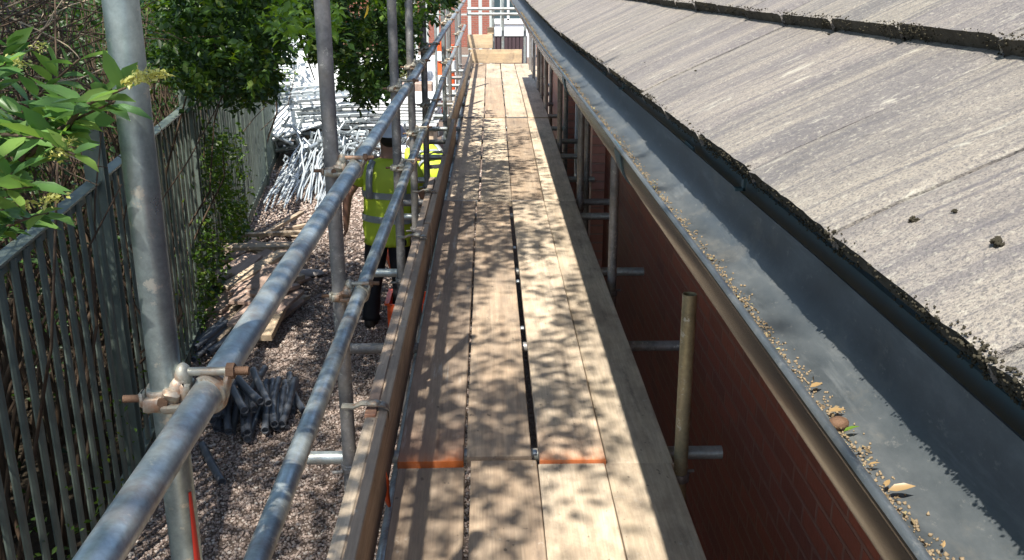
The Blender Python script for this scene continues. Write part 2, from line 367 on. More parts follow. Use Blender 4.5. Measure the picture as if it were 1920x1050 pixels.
# gravel stones
def stones():
    t_ = (1 + 5 ** .5) / 2
    ico = np.array([(-1,t_,0),(1,t_,0),(-1,-t_,0),(1,-t_,0),(0,-1,t_),(0,1,t_),(0,-1,-t_),(0,1,-t_),(t_,0,-1),(t_,0,1),(-t_,0,-1),(-t_,0,1)], float); ico /= np.linalg.norm(ico[0])
    fc = np.array([(0,11,5),(0,5,1),(0,1,7),(0,7,10),(0,10,11),(1,5,9),(5,11,4),(11,10,2),(10,7,6),(7,1,8),(3,9,4),(3,4,2),(3,2,6),(3,6,8),(3,8,9),(4,9,5),(2,4,11),(6,2,10),(8,6,7),(9,8,1)])
    P = []
    def fill(n, y0, y1, x1, s0, s1):
        y = RNG.uniform(y0, y1, n); xl = -1.52 - .125 * y; x = xl + (x1 - xl) * RNG.random(n); s = RNG.uniform(s0, s1, n)
        P.append(np.stack([x, y, s * RNG.uniform(.2, .7, n), s], 1))
    fill(46000, 3.0, 9.0, -.1, .006, .013); fill(11000, 9.0, 15, -.1, .012, .022)
    P = np.concatenate(P); n = len(P)
    sc = P[:, 3][:, None, None] * RNG.uniform(.6, 1.25, (n, 1, 3)); V = ico[None] * sc * RNG.uniform(.8, 1.15, (n, 12, 1))
    an = RNG.uniform(0, 6.28, n); c, s = np.cos(an), np.sin(an)
    X = V[..., 0] * c[:, None] - V[..., 1] * s[:, None]; Y = V[..., 0] * s[:, None] + V[..., 1] * c[:, None]
    V = np.stack([X + P[:, 0:1], Y + P[:, 1:2], V[..., 2] * .8 + P[:, 2:3]], 2).reshape(-1, 3)
    F = (fc[None] + (np.arange(n) * 12)[:, None, None]).reshape(-1, 3)
    o = npmesh('gravel', V, F, STONE); tag(o, 'loose brown pink gravel covering the path between fence and scaffold', 'gravel', kind='stuff')
stones()

# ------------------------------------------------------------------ the building on the right
DZ = lambda y: -(.0 + .016 * max(0, min(y, 5) - 1.0)) if y > 1 else 0.0     # eave sags a little further along
ZE = 2.836
bld = empty('brick_building', (1.0, 8, 0)); tag(bld, 'single storey red brick building with grey tiled roof beside the scaffold', 'building')
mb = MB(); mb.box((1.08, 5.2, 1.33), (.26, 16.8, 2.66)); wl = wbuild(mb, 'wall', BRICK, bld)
for c_, d_ in (((.895, 8.15, 1.31), (.108, .5, 2.61)), ((.88, 11.6, 1.31), (.138, 1.9, 2.61))): p_ = wbuild(MB().box(c_, d_), 'brick_pier', BRICK2, bld); p_['label'] = 'red brick pier in a sunlit brick colour'
# window and door in the wall
for (y0, y1, z0, z1, nm) in ((9.0, 10.3, .9, 2.1, 'window'),):
    fr = MB()
    for q in (y0, y1): fr.box((.935, q, (z0+z1)/2), (.05, .06, z1-z0+.06))
    for q in (z0, z1): fr.box((.938, (y0+y1)/2, q), (.052, y1-y0-.06, .06))
    fo = wbuild(fr, 'window', WHITES, bld); g = MB().box((.945, (y0+y1)/2, (z0+z1)/2), (.01, y1-y0-.06, z1-z0-.06)); wbuild(g, 'pane', GLASS, fo)
mb = MB(); mb.box((.387, 6.7, 2.69), (.022, 15.4, .16)); fa = wbuild(mb, 'fascia', FASC, bld)
mb = MB(); mb.box((.664, 6.7, 2.612), (.53, 15.4, .012)); wbuild(mb, 'soffit', SOFF, bld)
# roof of interlocking tiles
def roof():
    th = R(28); ct, st = math.cos(th), math.sin(th); gauge, TW, L, T = .318, .292, .39, .021
    V = []; F = []; BUTT = []
    nx, ny = 7, 17
    for k in range(9):
        off = 0.0
        y = -0.6 + off
        yend = 14.0 if k < 5 else 9
        while y < yend:
            s0 = k * gauge + random.uniform(-.003, .003); w_ = TW - .0035; lift = T if k else .0
            a = random.uniform(-.0022, .0022); bb = random.uniform(-.0022, .0022); base = len(V)
            for j in range(ny):
                for i in range(nx):
                    u = j / (ny - 1) * w_; s = i / (nx - 1) * L
                    h = T + (T if k == 0 else .027) * (1 - s / gauge) + a * (u / w_) + bb
                    h += .0009 * noise.noise((u * 40 + y * 9, s * 40, k))
                    e = 0.0
                    if j in (0, ny - 1): h -= .004
                    if i == 0: e = .0012 * noise.noise(((y + u) * 34, k * 5.3, 1.0)) + .0022 * noise.noise(((y + u) * 120, k * 2.3, 4.0)); h -= .003
                    ss = s0 + s + e
                    V.append((.330 + ss * ct - h * st, y + u, ZE + DZ(y + u) - .035 + ss * st + h * ct))
            for j in range(ny - 1):
                for i in range(nx - 1):
                    q = base + j * nx + i; F.append((q, q + 1, q + nx + 1, q + nx))
            # butt face and side faces
            b2 = len(V)
            for j in range(ny):
                v = V[base + j * nx]; dr = T * (1.05 if k == 0 else 1.5); V.append((v[0] + dr * st + .004, v[1], v[2] - dr * ct))
            for j in range(ny - 1): BUTT.append(len(F)); F.append((base + j * nx, base + (j + 1) * nx, b2 + j + 1, b2 + j))
            for j0, sgn in ((0, 1), (ny - 1, -1)):
                b3 = len(V)
                for i in range(nx):
                    v = V[base + j0 * nx + i]; V.append((v[0] + .006, v[1], v[2] - .014))
                for i in range(nx - 1):
                    q = base + j0 * nx + i; F.append((q, q + 1, b3 + i + 1, b3 + i))
            y += TW
    V = np.array(V); F = np.array(F)
    o = npmesh('roof', V, F, TILE, bld, True)
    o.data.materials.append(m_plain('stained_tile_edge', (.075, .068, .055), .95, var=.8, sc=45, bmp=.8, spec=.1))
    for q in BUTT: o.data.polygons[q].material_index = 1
    o.data.set_sharp_from_angle(angle=R(35))
    # roof deck below the tiles so nothing shows through
    mb = MB(); a = [(.39, -.7), (.39, 14), (.37 + 2.5 * ct, 14), (.37 + 2.5 * ct, -.7)]
    zz = [ZE - .035 + .02, ZE - .035 - .05, ZE - .035 - .05 + 2.5 * st, ZE - .035 + .02 + 2.5 * st]
    # stays under the tile undersides everywhere
    vs = [(x, y, z - .03) for (x, y), z in zip(a, zz)] + [(x, y, z - .06) for (x, y), z in zip(a, zz)]
    mb.add(vs, [(0,1,2,3),(7,6,5,4),(0,4,5,1),(1,5,6,2),(2,6,7,3),(3,7,4,0)]); wbuild(mb, 'roof_deck', SOFF, bld)
    return o, gauge, ct, st
roof_o, gauge, ct, st = roof()
# moss on the tile edges
def clumps(name, P, S, mat, parent):
    oc = np.array([(1,0,0),(-1,0,0),(0,1,0),(0,-1,0),(0,0,1),(0,0,-1)], float); fo = np.array([(0,2,4),(2,1,4),(1,3,4),(3,0,4),(2,0,5),(1,2,5),(3,1,5),(0,3,5)])
    n = len(P); V = oc[None] * (S[:, None, None] * RNG.uniform(.5, 1.3, (n, 6, 1))) 
    q = RNG.normal(size=(n, 3, 3)); q, _ = np.linalg.qr(q); V = np.einsum('nij,nkj->nki', q, V) + P[:, None, :]
    F = (fo[None] + (np.arange(n) * 6)[:, None, None]).reshape(-1, 3)
    return npmesh(name, V.reshape(-1, 3), F, mat, parent)
def moss():
    P = []; S = []
    for k, y1, n in ((0, 9, 24000), (1, 6, 12000), (2, 3, 3000)):
        y = .2 + (y1 - .2) * RNG.random(n) ** 1.5; s = k * gauge + RNG.uniform(-.003, .005, n) * 1.2
        dens = np.array([noise.noise((q * 6, k * 7.0, 0)) + .6 * noise.noise((q * 25, k * 3.0, 0)) for q in y])
        keep = RNG.random(n) < np.clip(.48 + dens * 1.1, .12, 1); y = y[keep]; s = s[keep]; dens = dens[keep]
        hh = .008 + (.032 if k == 0 else .042) * RNG.random(len(y)) ** .9; s = s + .003 * (hh < .03)
        dz = np.array([DZ(q) for q in y])
        P.append(np.stack([.330 + s * ct - hh * st, y, ZE - .035 + dz + s * st + hh * ct], 1)); S.append(RNG.uniform(.0008, .0019, len(y)) * (1 + .5 * np.clip(dens, 0, 1)))
    return clumps('moss', np.concatenate(P), np.concatenate(S), MOSS, roof_o)
mo = moss(); mo['kind'] = 'stuff'; mo['label'] = 'dark moss crusting the tile edges'
# small moss balls lying on the tiles
for (px, py, sz) in ((1714, 413, .0035), (1870, 455, .0045), (1878, 15, .005), (1305, 118, .002), (1555, 52, .002), (1210, 100, .002), (1790, 395, .002)):
    a = at(px, py, 1.0) - Vector((0, 0, CZ)); hit = None
    n_ = Vector((-st, 0, ct)); sfrac = .15; p0 = Vector((.32, 0, ZE - .035)) + n_ * .033
    k = (p0 - Vector((0, 0, CZ))).dot(n_) / a.dot(n_); c = Vector((0, 0, CZ)) + a * k; c.z += DZ(c.y)
    P = np.array(c)[None] + RNG.normal(size=(60, 3)) * sz * .45 * np.array([1, 1, .6]); o = clumps('moss_clump', P, np.full(60, sz * .45), MOSS, None)
    o.data.transform(Matrix.Translation(-c)); o.location = c
    tag(o, 'small dark moss ball fallen onto the grey roof tiles', 'moss', 'moss balls on the roof')

# gutter
GX0, GX1, GZ = .2335, .352, 2.768
def gutter():
    ys = [-.6 + .12 * i for i in range(123)]
    def prof(y, off=0.0):
        dz = DZ(y) * .75 + .0015 * noise.noise((y * 1.4, 2, 1)); dx = .0015 * noise.noise((y * 1.1, 7, 1)); P = []
        cx = (GX0 + GX1) / 2; rx = (GX1 - GX0) / 2
        # outer bead on the front lip, then the trough
        P += [(GX0 + .004, GZ - .006), (GX0 + .0045, GZ), (GX0 + .001, GZ + .0035), (GX0 - .004, GZ + .002), (GX0 - .0055, GZ - .004), (GX0 - .0035, GZ - .010)]
        for k in range(15):
            a = math.pi * (k + .8) / 15.8
            c, s = -math.cos(a), math.sin(a)
            P.append((cx + (rx + .0) * math.copysign(abs(c) ** .75, c), GZ - .006 - .068 * abs(s) ** .72))
        P += [(GX1 + .0, GZ + .008), (GX1 + .005, GZ + .008)]
        for k in reversed(range(15)):
            a = math.pi * (k + .8) / 15.8
            c, s = -math.cos(a), math.sin(a)
            P.append((cx + (rx + .003) * math.copysign(abs(c) ** .75, c), GZ - .006 - .0715 * abs(s) ** .72))
        return [(x + dx, y, z + dz) for x, z in P]
    def prof2(y):                         # inner surface first, bead drawn as its own roll
        return prof(y)
    rings = []
    for y in ys:
        dz = DZ(y) * .75 + .0015 * noise.noise((y * 1.4, 2, 1)); dx = .0015 * noise.noise((y * 1.1, 7, 1))
        cx = (GX0 + GX1) / 2; rx = (GX1 - GX0) / 2; I = []; O = []
        for k in range(19):
            a = math.pi * k / 18; c, s = -math.cos(a), math.sin(a)
            I.append((cx + rx * math.copysign(abs(c) ** .8, c) + dx, y, GZ - .070 * abs(s) ** .75 + dz))
            O.append((cx + (rx + .0025) * math.copysign(abs(c) ** .8, c) + dx, y, GZ - .0728 * abs(s) ** .75 + dz - .0002))
        B = [(GX0 - .0042 + .0042 * math.cos(q) + dx, y, GZ - .0015 + .005 * math.sin(q) + dz) for q in (0.3, 1.0, 1.9, 2.8, 3.6, 4.3)]
        rings.append(list(reversed(I)) + B + O)
    mb = MB().loft(rings, cap=False); g = wbuild(mb, 'gutter', GUT, bld, 50)
    g.data.materials.append(m_plain('gutter_outer_deck_tint', (.075, .064, .05), .27, .75, .3, 4)); nr = len(rings[0])  # smooth outer metal; the brown base colour imitates the deck's reflection
    for k, pg in enumerate(g.data.polygons):
        if 22 <= (k % nr) < 43: pg.material_index = 1
    # unions, brackets
    for y in (1.72, 3.05, 5.9, 9.0):
        dz = DZ(y) * .75; cx = (GX0 + GX1) / 2; rx = (GX1 - GX0) / 2; rr = []
        for yy in (y - .035, y + .035):
            rr.append([(cx + (rx + .0065) * math.copysign(abs(math.cos(a)) ** .8, -math.cos(a)), yy, GZ + .004 - .080 * abs(math.sin(a)) ** .75 + dz) for a in (math.pi * k / 18 for k in range(19))]
                      + [(cx + (rx + .0035) * math.copysign(abs(math.cos(a)) ** .8, -math.cos(a)), yy, GZ + .004 - .076 * abs(math.sin(a)) ** .75 + dz) for a in (math.pi * k / 18 for k in range(18, -1, -1))])
        wbuild(MB().loft(rr), 'gutter_union', FASC, g, 50)
    for y in (1.33, 2.6, 3.9):
        dz = DZ(y) * .75; m2 = MB(); m2.box((GX1 - .003, y, GZ + .005 + dz), (.014, .012, .004)); m2.box((GX1 + .003, y, GZ + .012 + dz), (.004, .012, .018))
        wbuild(m2, 'gutter_bracket', FASC, g)
    for k in range(16):
        y = .5 + k * .6
    return g
gut = gutter()
# debris lying in the gutter
def ginner(x, y):
    cx = (GX0 + GX1) / 2; rx = (GX1 - GX0) / 2; c = min(1, abs(x - cx) / rx) ** (1 / .8); s = math.sqrt(max(0, 1 - c * c))
    return GZ - .070 * s ** .75 + DZ(y) * .75
def debris():
    n = 1900; y = .5 + 8.5 * RNG.random(n) ** 1.2; x = .2885 + RNG.normal(0, .0042, n); dn = np.array([noise.noise((q * 5, 0, 3)) + .5 * noise.noise((q * 18, 0, 3)) for q in y])
    k = RNG.random(n) < np.clip(.50 + dn * 1.1 + (y > .9) * .12, .12, 1); y = y[k]; x = x[k]; P = np.array([(a, b_, ginner(a, b_) + .001 + .005 * RNG.random()) for a, b_ in zip(x, y)])
    o = leaves('leaf_litter', P, .0062, LITT, up=.5); tag(o, 'crumbled dry leaf litter lying along the front of the gutter', 'leaf litter', kind='stuff')
    n = 4500; y = .5 + 8.5 * RNG.random(n) ** 1.4; x = .289 + RNG.normal(0, .0075, n); P = np.array([(min(a, GX1-.02), b_, ginner(min(a, GX1-.02), b_) + .001) for a, b_ in zip(x, y)])
    o = clumps('silt', P, RNG.uniform(.0008, .0022, n), m_plain('silt', (.24, .18, .11), .9, var=.6, sc=200), None); tag(o, 'brown silt and grit strewn on the gutter floor', 'silt', kind='stuff')
debris()
for i, (px, py, L_, dx, col, lab) in enumerate(((1538, 736, .034, (1, .25, .15), LEAFB, 'long tan dry leaf lying across the gutter, above the green one'),
        (1560, 772, .022, (1, .3, .3), LEAFL, 'small green and yellow leaf in the gutter beside a brown husk'),
        (1655, 878, .024, (1, -.2, .4), LEAFB, 'curled orange brown leaf on the litter heap in the gutter'),
        (1628, 872, .022, (.6, .8, .3), LEAFB, 'darker curled leaf at the left of the litter heap in the gutter'),
        (1775, 982, .012, (.6, .9, .5), LEAFB, 'tiny upright brown leaf standing alone near the bottom of the gutter'),
        (1733, 1022, .014, (.2, 1, .2), LEAFL, 'lime green leaf scrap at the gutter lip, bottom of the photo'),
        (1495, 692, .018, (1, .4, .1), LEAFB, 'brown leaf curl just above the long tan leaf in the gutter'),
        (1600, 832, .016, (.9, .2, .2), LEAFB, 'small orange leaf between husk and litter heap in the gutter'),
        (1400, 580, .016, (.8, .4, .3), LEAFB, 'dark brown leaf crumb against the gutter lip further along'))):
    c = atz(px, py, GZ - .045); c.x = min(max(c.x, .288), GX1 - .02); c.z = ginner(c.x, c.y) + .007
    o = leaves('fallen_leaf', np.array([[0, 0, 0]]), L_ * .72, col, detail=True, up=.7, D=np.array([dx]), jit=.05); o.location = c; tag(o, lab, 'leaf')
c = atz(1566, 755, GZ - .045); o = MB().ell((0, 0, 0), (.009, .007, .006), 10, 7).build('husk', RUST, smooth=180); c.x = max(c.x, .29); o.location = (c.x, c.y, ginner(c.x, c.y) + .006); tag(o, 'round brown seed husk sitting between two leaves in the gutter', 'seed husk')

# ------------------------------------------------------------------ scaffold
ZD = 1.45
sc = empty('scaffold', (-.5, 3.08, 0)); tag(sc, 'galvanised tube scaffold with guard rails along the brick building', 'scaffold')
def tube(name, a, b, mat=GALV, r=.02415, label=None, n=28):
    a, b = Vector(a), Vector(b); c = (a + b) / 2; mb = MB(); L = (b - a).length
    k = max(2, int(L / .5)); mb.path([a + (b - a) * i / k - c for i in range(k + 1)], r, n, hollow=True)
    o = mb.build(name, mat, None, 60); o.parent = sc; o.location = c - wloc(sc)
    if label: o['label'] = label
    return o
OUT = [1.378, 3.08, 5.2, 6.3, 7.62, 11.0, 12.6, 15.5, 17.3]
for i, y in enumerate(OUT):
    p = tube('standard', (-.495 + (.001 if i else 0), y, .02), (-.495 - .01 * (i == 1), y, (3.6, 3.45, 3.5, 3.3, 3.62, 3.4, 3.75, 3.5, 3.6)[i]), (GALVP if i == 0 else GALV if i == 5 else GALVD), label=('nearest upright post, bright galvanised with a red painted foot' if i == 0 else None))
    mb = MB(); mb.box((-.50, y, .006 + .012), (.15, .15, .008)); mb.path([(-.5, y, .022), (-.5, y, .12)], .019, 12); wbuild(mb, 'base_plate', GALVD, sc)
    if i == 0:
        q = MB(); rings = []
        for z in (1.15, 1.5, 1.95, 2.28):
            half = .5 if z < 2 else .12
            rings.append([(-.495 + .0252 * math.cos(a), y + .0252 * math.sin(a), z) for a in (-.55 - half + 2 * half * k / 8 for k in range(9))])
        q.loft(rings, cap=False, closed=False); rp = wbuild(q, 'red_paint_stripe', RED, sc, 180)
INN = [3.02, 5.02, 6.95, 9.1, 11.35, 12.3, 13.1, 14.5, 15.7]
for i, y in enumerate(INN):
    tube('standard', (.665, y, .02), (.655, y, 2.035 if i == 0 else 2.60), GALVY if i == 0 else GALVD, label='short yellowed inner post with an open top' if i == 0 else None)
XR, ZR1, ZR2 = -.433, CZ - .625, CZ - 1.045
for z, nm in ((ZR1, 'upper'), (ZR2, 'lower')):
    tube('guard_rail', (XR, -.8, z), (XR + .004, 6.35 if z == ZR1 else 9.2, z + .004), GALV, label=nm + ' guard rail, near length')
    tube('guard_rail', (XR + .002, (6.36 if z == ZR1 else 9.21), z + .003), (XR + .03, 17.4, z + .01), GALV, label=nm + ' guard rail, far length')
    # sleeve at the joint
    yj = 6.35 if z == ZR1 else 9.2
    tube('sleeve_coupler', (XR + .003, yj - .14, z + .003), (XR + .003, yj + .14, z + .003), CAST, r=.031)
for x in (-.335, .58): tube('ledger', (x, -.8, 1.318), (x, 17.2, 1.318), GALV if x < 0 else GALVD)
TR = [.6, 2.0, 3.17, 4.22, 5.38, 6.68, 7.1, 7.9, 8.9, 9.7, 10.5, 11.4, 12.4, 13.4, 14.4, 15.4, 16.4]
for i, y in enumerate(TR):
    tube('transom', (-.66 + .06 * math.sin(i * 3.1), y, 1.368), (.88 + .04 * math.sin(i * 2.3), y + .01 * math.sin(i), 1.368), GALV if i % 3 else GALVD)
# lower bracing on the right below the deck
for y in (7.6, 8.3, 10.0, 12.0): tube('brace', (.60, y, .25), (.66, y + 1.5, 1.3), GALVD)
for y in (7.9, 10.2, 12.7): tube('standard', (.80, y, .02), (.80, y, 2.60), GALVD)
# guard rail and posts closing the far end
tube('guard_rail', (-.36, 16.9, ZD + .80), (.70, 16.9, ZD + .80), GALV, label='end guard rail across the walkway')
tube('guard_rail', (-.36, 17.02, ZD + .88), (.75, 17.02, ZD + .88), GALV, label='second rail behind the end guard rail')
for x in (.08, .245, .62): tube('standard', (x, 17.1, .02), (x, 17.1, 3.6), GALV)
for x in (-.95, -.75): tube('standard', (x, 19 + x, .02), (x, 19 + x, 3.6), GALV)

# couplers
def ring(mb, c, axis, r0, r1, wd, a0=0, a1=2 * math.pi, n=26, wav=0.0):
    """flat band around a tube; axis 'z' or 'y'"""
    rings = []
    full = abs(a1 - a0 - 2 * math.pi) < 1e-4
    for k in range(n if full else n + 1):
        a = a0 + (a1 - a0) * k / n; q = []
        ww = wd * (1 + wav * math.sin(3 * a)); ro = r1 + .0015 * math.sin(5 * a)
        for rr, ww2 in ((r0, -ww/2), (ro - .0015, -ww/2), (ro, -ww/2 + .003), (ro - .001, 0), (ro, ww/2 - .003), (ro - .0015, ww/2), (r0, ww/2)):
            if axis == 'z': q.append((c[0] + rr * math.cos(a), c[1] + rr * math.sin(a), c[2] + ww2))
            else: q.append((c[0] + rr * math.cos(a), c[1] + ww2, c[2] + rr * math.sin(a)))
        rings.append(q)
    if full: rings.append(rings[0]); mb.loft(rings, cap=False)
    else: mb.loft(rings, cap=True)
def hexnut(mb, c, ax, r, L):
    pts = []
    for s in (-L/2, L/2):
        q = []
        for k in range(6):
            a = k * math.pi / 3 + .3; q.append(Vector(c) + {'x': Vector((s, r * math.cos(a), r * math.sin(a))), 'y': Vector((r * math.cos(a), s, r * math.sin(a)))}[ax])
        pts.append(q)
    mb.loft(pts)
def make_coupler(full=True):
    r = empty('coupler', (0, 0, 0)); g = .062          # post at origin (z axis), rail at x=+g (y axis)
    mb = MB(); ring(mb, (0, 0, -.005), 'z', .0242, .0315, .030, wav=.12); ring(mb, (0, 0, -.005), 'z', .030, .034, .008)
    ring(mb, (g, -.0, 0), 'y', .0242, .0312, .034, -2.6, 1.9, wav=.12); ring(mb, (g, 0, 0), 'y', .030, .0335, .008, -2.2, 1.7)
    # saddle between
    mb.box((.030, -.004, .004), (.020, .040, .040), None, .006)
    mb.ell((.028, -.004, .028), (.014, .017, .022), 12, 8); mb.ell((.020, -.008, .012), (.016, .02, .02), 10, 7); mb.box((.014, -.026, .006), (.026, .018, .020), Euler((.3, .3, .2)).to_matrix(), .004)                    # knuckle of the eye bolt
    mb.box((.094, 0, .020), (.010, .030, .036), Euler((0, .25, 0)).to_matrix(), .003)   # flap under the nut
    mb.box((-.010, -.031, -.006), (.034, .011, .024), Euler((0, 0, .3)).to_matrix(), .003)
    mb.box((.018, -.033, -.012), (.036, .014, .013), Euler((0, 0, .15)).to_matrix(), .003)
    mb.box((-.034, -.008, -.006), (.010, .022, .026), None, .003)
    body = mb.build('coupler_body', CAST, r, 45)
    b1 = MB().path([(.028, -.006, .036), (.098, -.004, .0365)], .0068, 12).build('eye_bolt', CAST, r, 60)
    b2 = MB(); b2.path([(.098, -.004, .0365), (.128, -.004, .0365)], .0062, 12)
    for k in range(8): b2.path([(.104 + k * .003, -.004, .0365), (.1055 + k * .003, -.004, .0365)], .0070, 12)
    bo = b2.build('bolt', RUST, r, 60)
    nn = MB(); hexnut(nn, (.101, -.004, .0365), 'x', .0125, .012); nn.build('nut', RUST, r)
    b3 = MB(); b3.path([(-.036, -.012, -.004), (-.062, -.016, -.003)], .0058, 12); b3.build('bolt', RUST, r, 60)
    n3 = MB(); hexnut(n3, (.004, -.035, -.001), 'y', .0085, .006); n3.build('nut', RUST, r)
    return r
cp = make_coupler(); first = True
for y in OUT:
    for z in (ZR1, ZR2):
        o = cp if first else copy_tree(cp); o.parent = sc; o.location = Vector((-.495, y, z)) - wloc(sc); o.rotation_euler = (0, 0, 0)
        if y < 2 and z == ZR1: o['label'] = 'nearest coupler, pale cast metal with rusty bolts'
        elif 'label' in o: del o['label']
        first = False
def small_clamp(x, y, z, ang=0, mat=GALVD):
    mb = MB(); ring(mb, (0, 0, 0), 'z', .0242, .030, .03); mb.box((.032, -.004, 0), (.02, .034, .03), None, .004); mb.box((.0, -.033, 0), (.03, .012, .02), None, .003)
    mb.path([(-.02, -.036, 0), (-.055, -.04, 0)], .006, 8); o = mb.build('clamp', mat, None, 45); o.parent = sc; o.location = Vector((x, y, z)) - wloc(sc); o.rotation_euler = (0, 0, ang)
for y in OUT[1:]: small_clamp(-.5, y, 1.38)
for y in INN: small_clamp(.66, y, 1.36, math.pi)

# ------------------------------------------------------------------ deck boards
def board(name, xa, ya, xb, yb, zt, mat, wd=.225, th=.038, tilt=0.0):
    a = Vector((xa, ya, 0)); b = Vector((xb, yb, 0)); L = (b - a).length
    mb = MB(); n = 14; rings = []; b_ = .003
    sd = random.random() * 50
    for k in range(n + 1):
        y = -L/2 + L * k / n; s = .0018 * noise.noise((sd, y * .8, 0)); cu = .0012 * noise.noise((sd, y * .5, 9)); e = .0012 * noise.noise((sd + 5, y * 1.7, 0)); x0, x1 = -wd/2 + e, wd/2 + .0012 * noise.noise((sd + 9, y * 1.7, 0))
        rings.append([(x0, y, -th + b_), (x0, y, -b_ + s), (x0 + b_, y, s), (0, y, s + cu), (x1 - b_, y, s), (x1, y, -b_ + s), (x1, y, -th + b_), (x1 - b_, y, -th), (x0 + b_, y, -th)])
    rings = [[(x * 1, y, z) for x, y, z in r] for r in rings]
    mb.loft(rings); o = mb.build(name, mat, None, 40)
    o.location = ((xa + xb) / 2, (ya + yb) / 2, zt); o.rotation_euler = (tilt, 0, -math.atan2(xb - xa, yb - ya)); return o
ORD = ['leftmost', 'second from left', 'third from left', 'rightmost']
ROWN = ['the nearest row', 'the second row', 'the third row', 'the fourth row', 'the last row']
rows = [
 (-.95, 2.955, ZD, [(-.155, -.203), (.052, .042), (.267, .271), (.499, .500)], (.03, -.01, .0, .0)),
 (2.965, 6.775, ZD + .009, [(-.208, -.212), (.026, .023), (.277, .272), (.508, .500)], (0, .0, 0, 0)),
 (6.79, 10.68, ZD + .002, [(-.196, -.180), (.046, .058), (.272, .30), (.504, .532)], (0, 0, 0, 0)),
 (10.69, 14.48, ZD + .012, [(-.172, -.168), (.066, .07), (.305, .31), (.54, .546)], (0, 0, 0, 0)),
 (14.49, 16.72, ZD + .002, [(-.166, -.16), (.07, .075), (.31, .315), (.545, .55)], (0, 0, 0, 0))]
LOOKS = {(0,0): 'worn scaffold board with pale scuffs', (0,1): 'grey brown scaffold board', (0,2): 'pale clean scaffold board', (0,3): 'pale scaffold board half in shade',
 (1,0): 'scaffold board with an orange painted end', (1,1): 'greyish scaffold board beside the wide gap', (1,2): 'scaffold board with bright orange sprayed end', (1,3): 'shaded scaffold board with a thin orange end'}
for ri, (y0, y1, zt, xs, adj) in enumerate(rows):
    for i, (xa, xb) in enumerate(xs):
        if ri == 0: mat = (WOOD, WOOD, WOODP, WOODP)[i]
        elif ri == 1: mat = (WOODO, WOOD, WOODPO, WOODP)[i]
        else: mat = (WOOD, WOODP, WOODP, WOODP)[(i + ri) % 4]
        ya = y0 + adj[i] * .5 - (.012 if (ri == 1 and i == 3) else 0); yb = y1 + (-.02 if ri == 0 and i == 0 else .03 if ri == 0 and i == 1 else 0)
        if ri == 1 and i == 1: ya += .045
        zz = zt - (.008 if (ri == 1 and i in (1, 3)) else 0) 
        o = board('scaffold_board', xa, ya, xb, yb, zz, mat)
        look = LOOKS.get((ri, i), 'sunlit scaffold board')
        tag(o, '%s, %s in %s' % (look, ORD[i], ROWN[ri]), 'scaffold board', 'scaffold boards of the walkway')
        if ri in (2, 3) and i in (0, 2):
            L_ = math.hypot(xb - xa, yb - ya); sg = 1 if ri == 0 else -1; m_ = MB()
            ye = sg * L_ / 2; m_.box((0, ye - sg * .010, .0012), (.219, .020, .0014)); m_.box((0, ye + sg * .0008, -.018), (.219, .0014, .036)); b_ = m_.build('end_band', GALVD, o)
            b_.location = (0, 0, .001)
# orange paint on the step end of the rightmost second row board
# a metal end clip on the board edge by the gap
o = MB().box((0, 0, 0), (.018, .028, .012), None, .003).build('board_end_clip', ZINC); o.location = (.150, 3.03, ZD + .004)
tag(o, 'shiny metal clip in the gap between the middle boards', 'clip', 'board clips in the gap')
for yy in (4.25, 4.95, 5.6):
    c_ = copy_tree(o); c_.location = (.147, yy, ZD + .002); c_['label'] = {4.25: 'pale metal clip in the board gap, second nearest', 4.95: 'small metal clip in the board gap, third nearest', 5.6: 'farthest small metal clip in the board gap'}[yy]
# toe boards on edge
def toe(xa, ya, xb, yb, zt, mat, lab):
    L = math.hypot(xb - xa, yb - ya); m2 = MB(); m2.box((0, 0, -.1125), (.038, L, .225), None, .003); o = m2.build('toe_board', mat)
    o.location = ((xa + xb) / 2, (ya + yb) / 2, zt); o.rotation_euler = (0, 0, -math.atan2(xb - xa, yb - ya)); tag(o, lab, 'toe board', 'toe boards on edge'); return o
ZT = ZD + .195
toe(-.405, -.95, -.397, 2.93, ZT, WOODP, 'pale near toe board standing on edge, outer of two')
toe(-.362, -.95, -.366, 5.45, ZT - .004, WOOD, 'long brown toe board standing on edge, inner of two')
toe(-.4015, 2.945, -.3985, 6.7, ZT + .003, WOODO, 'toe board between first and third clips')
toe(-.358, 5.47, -.34, 9.4, ZT, WOOD, 'inner toe board past the third clip')
toe(-.385, 9.42, -.33, 13.3, ZT, WOODP, 'toe board on edge toward the far end')
toe(-.345, 13.32, -.30, 16.7, ZT, WOODP, 'farthest toe board on edge along the walkway')
def bclip(y, x=-.38):
    mb = MB(); P = [(-.12, 0, .012), (-.08, 0, .010), (-.052, 0, .022), (-.02, 0, .02), (.022, 0, .017), (.038, 0, .004), (.041, 0, -.035)]
    rings = []
    for (a, b_, c) in P: rings.append([(a, -.017, c - .003), (a, .017, c - .003), (a, .019, c + .003), (a, 0, c + .007), (a, -.019, c + .003)])
    mb.loft(rings); mb.ell((-.015, 0, .022), (.028, .02, .012), 12, 7); o = mb.build('board_clip', CAST, None, 50); o.parent = sc; o.location = Vector((x, y, ZT)) - wloc(sc)
for y in OUT[1:6]: bclip(y - .09)
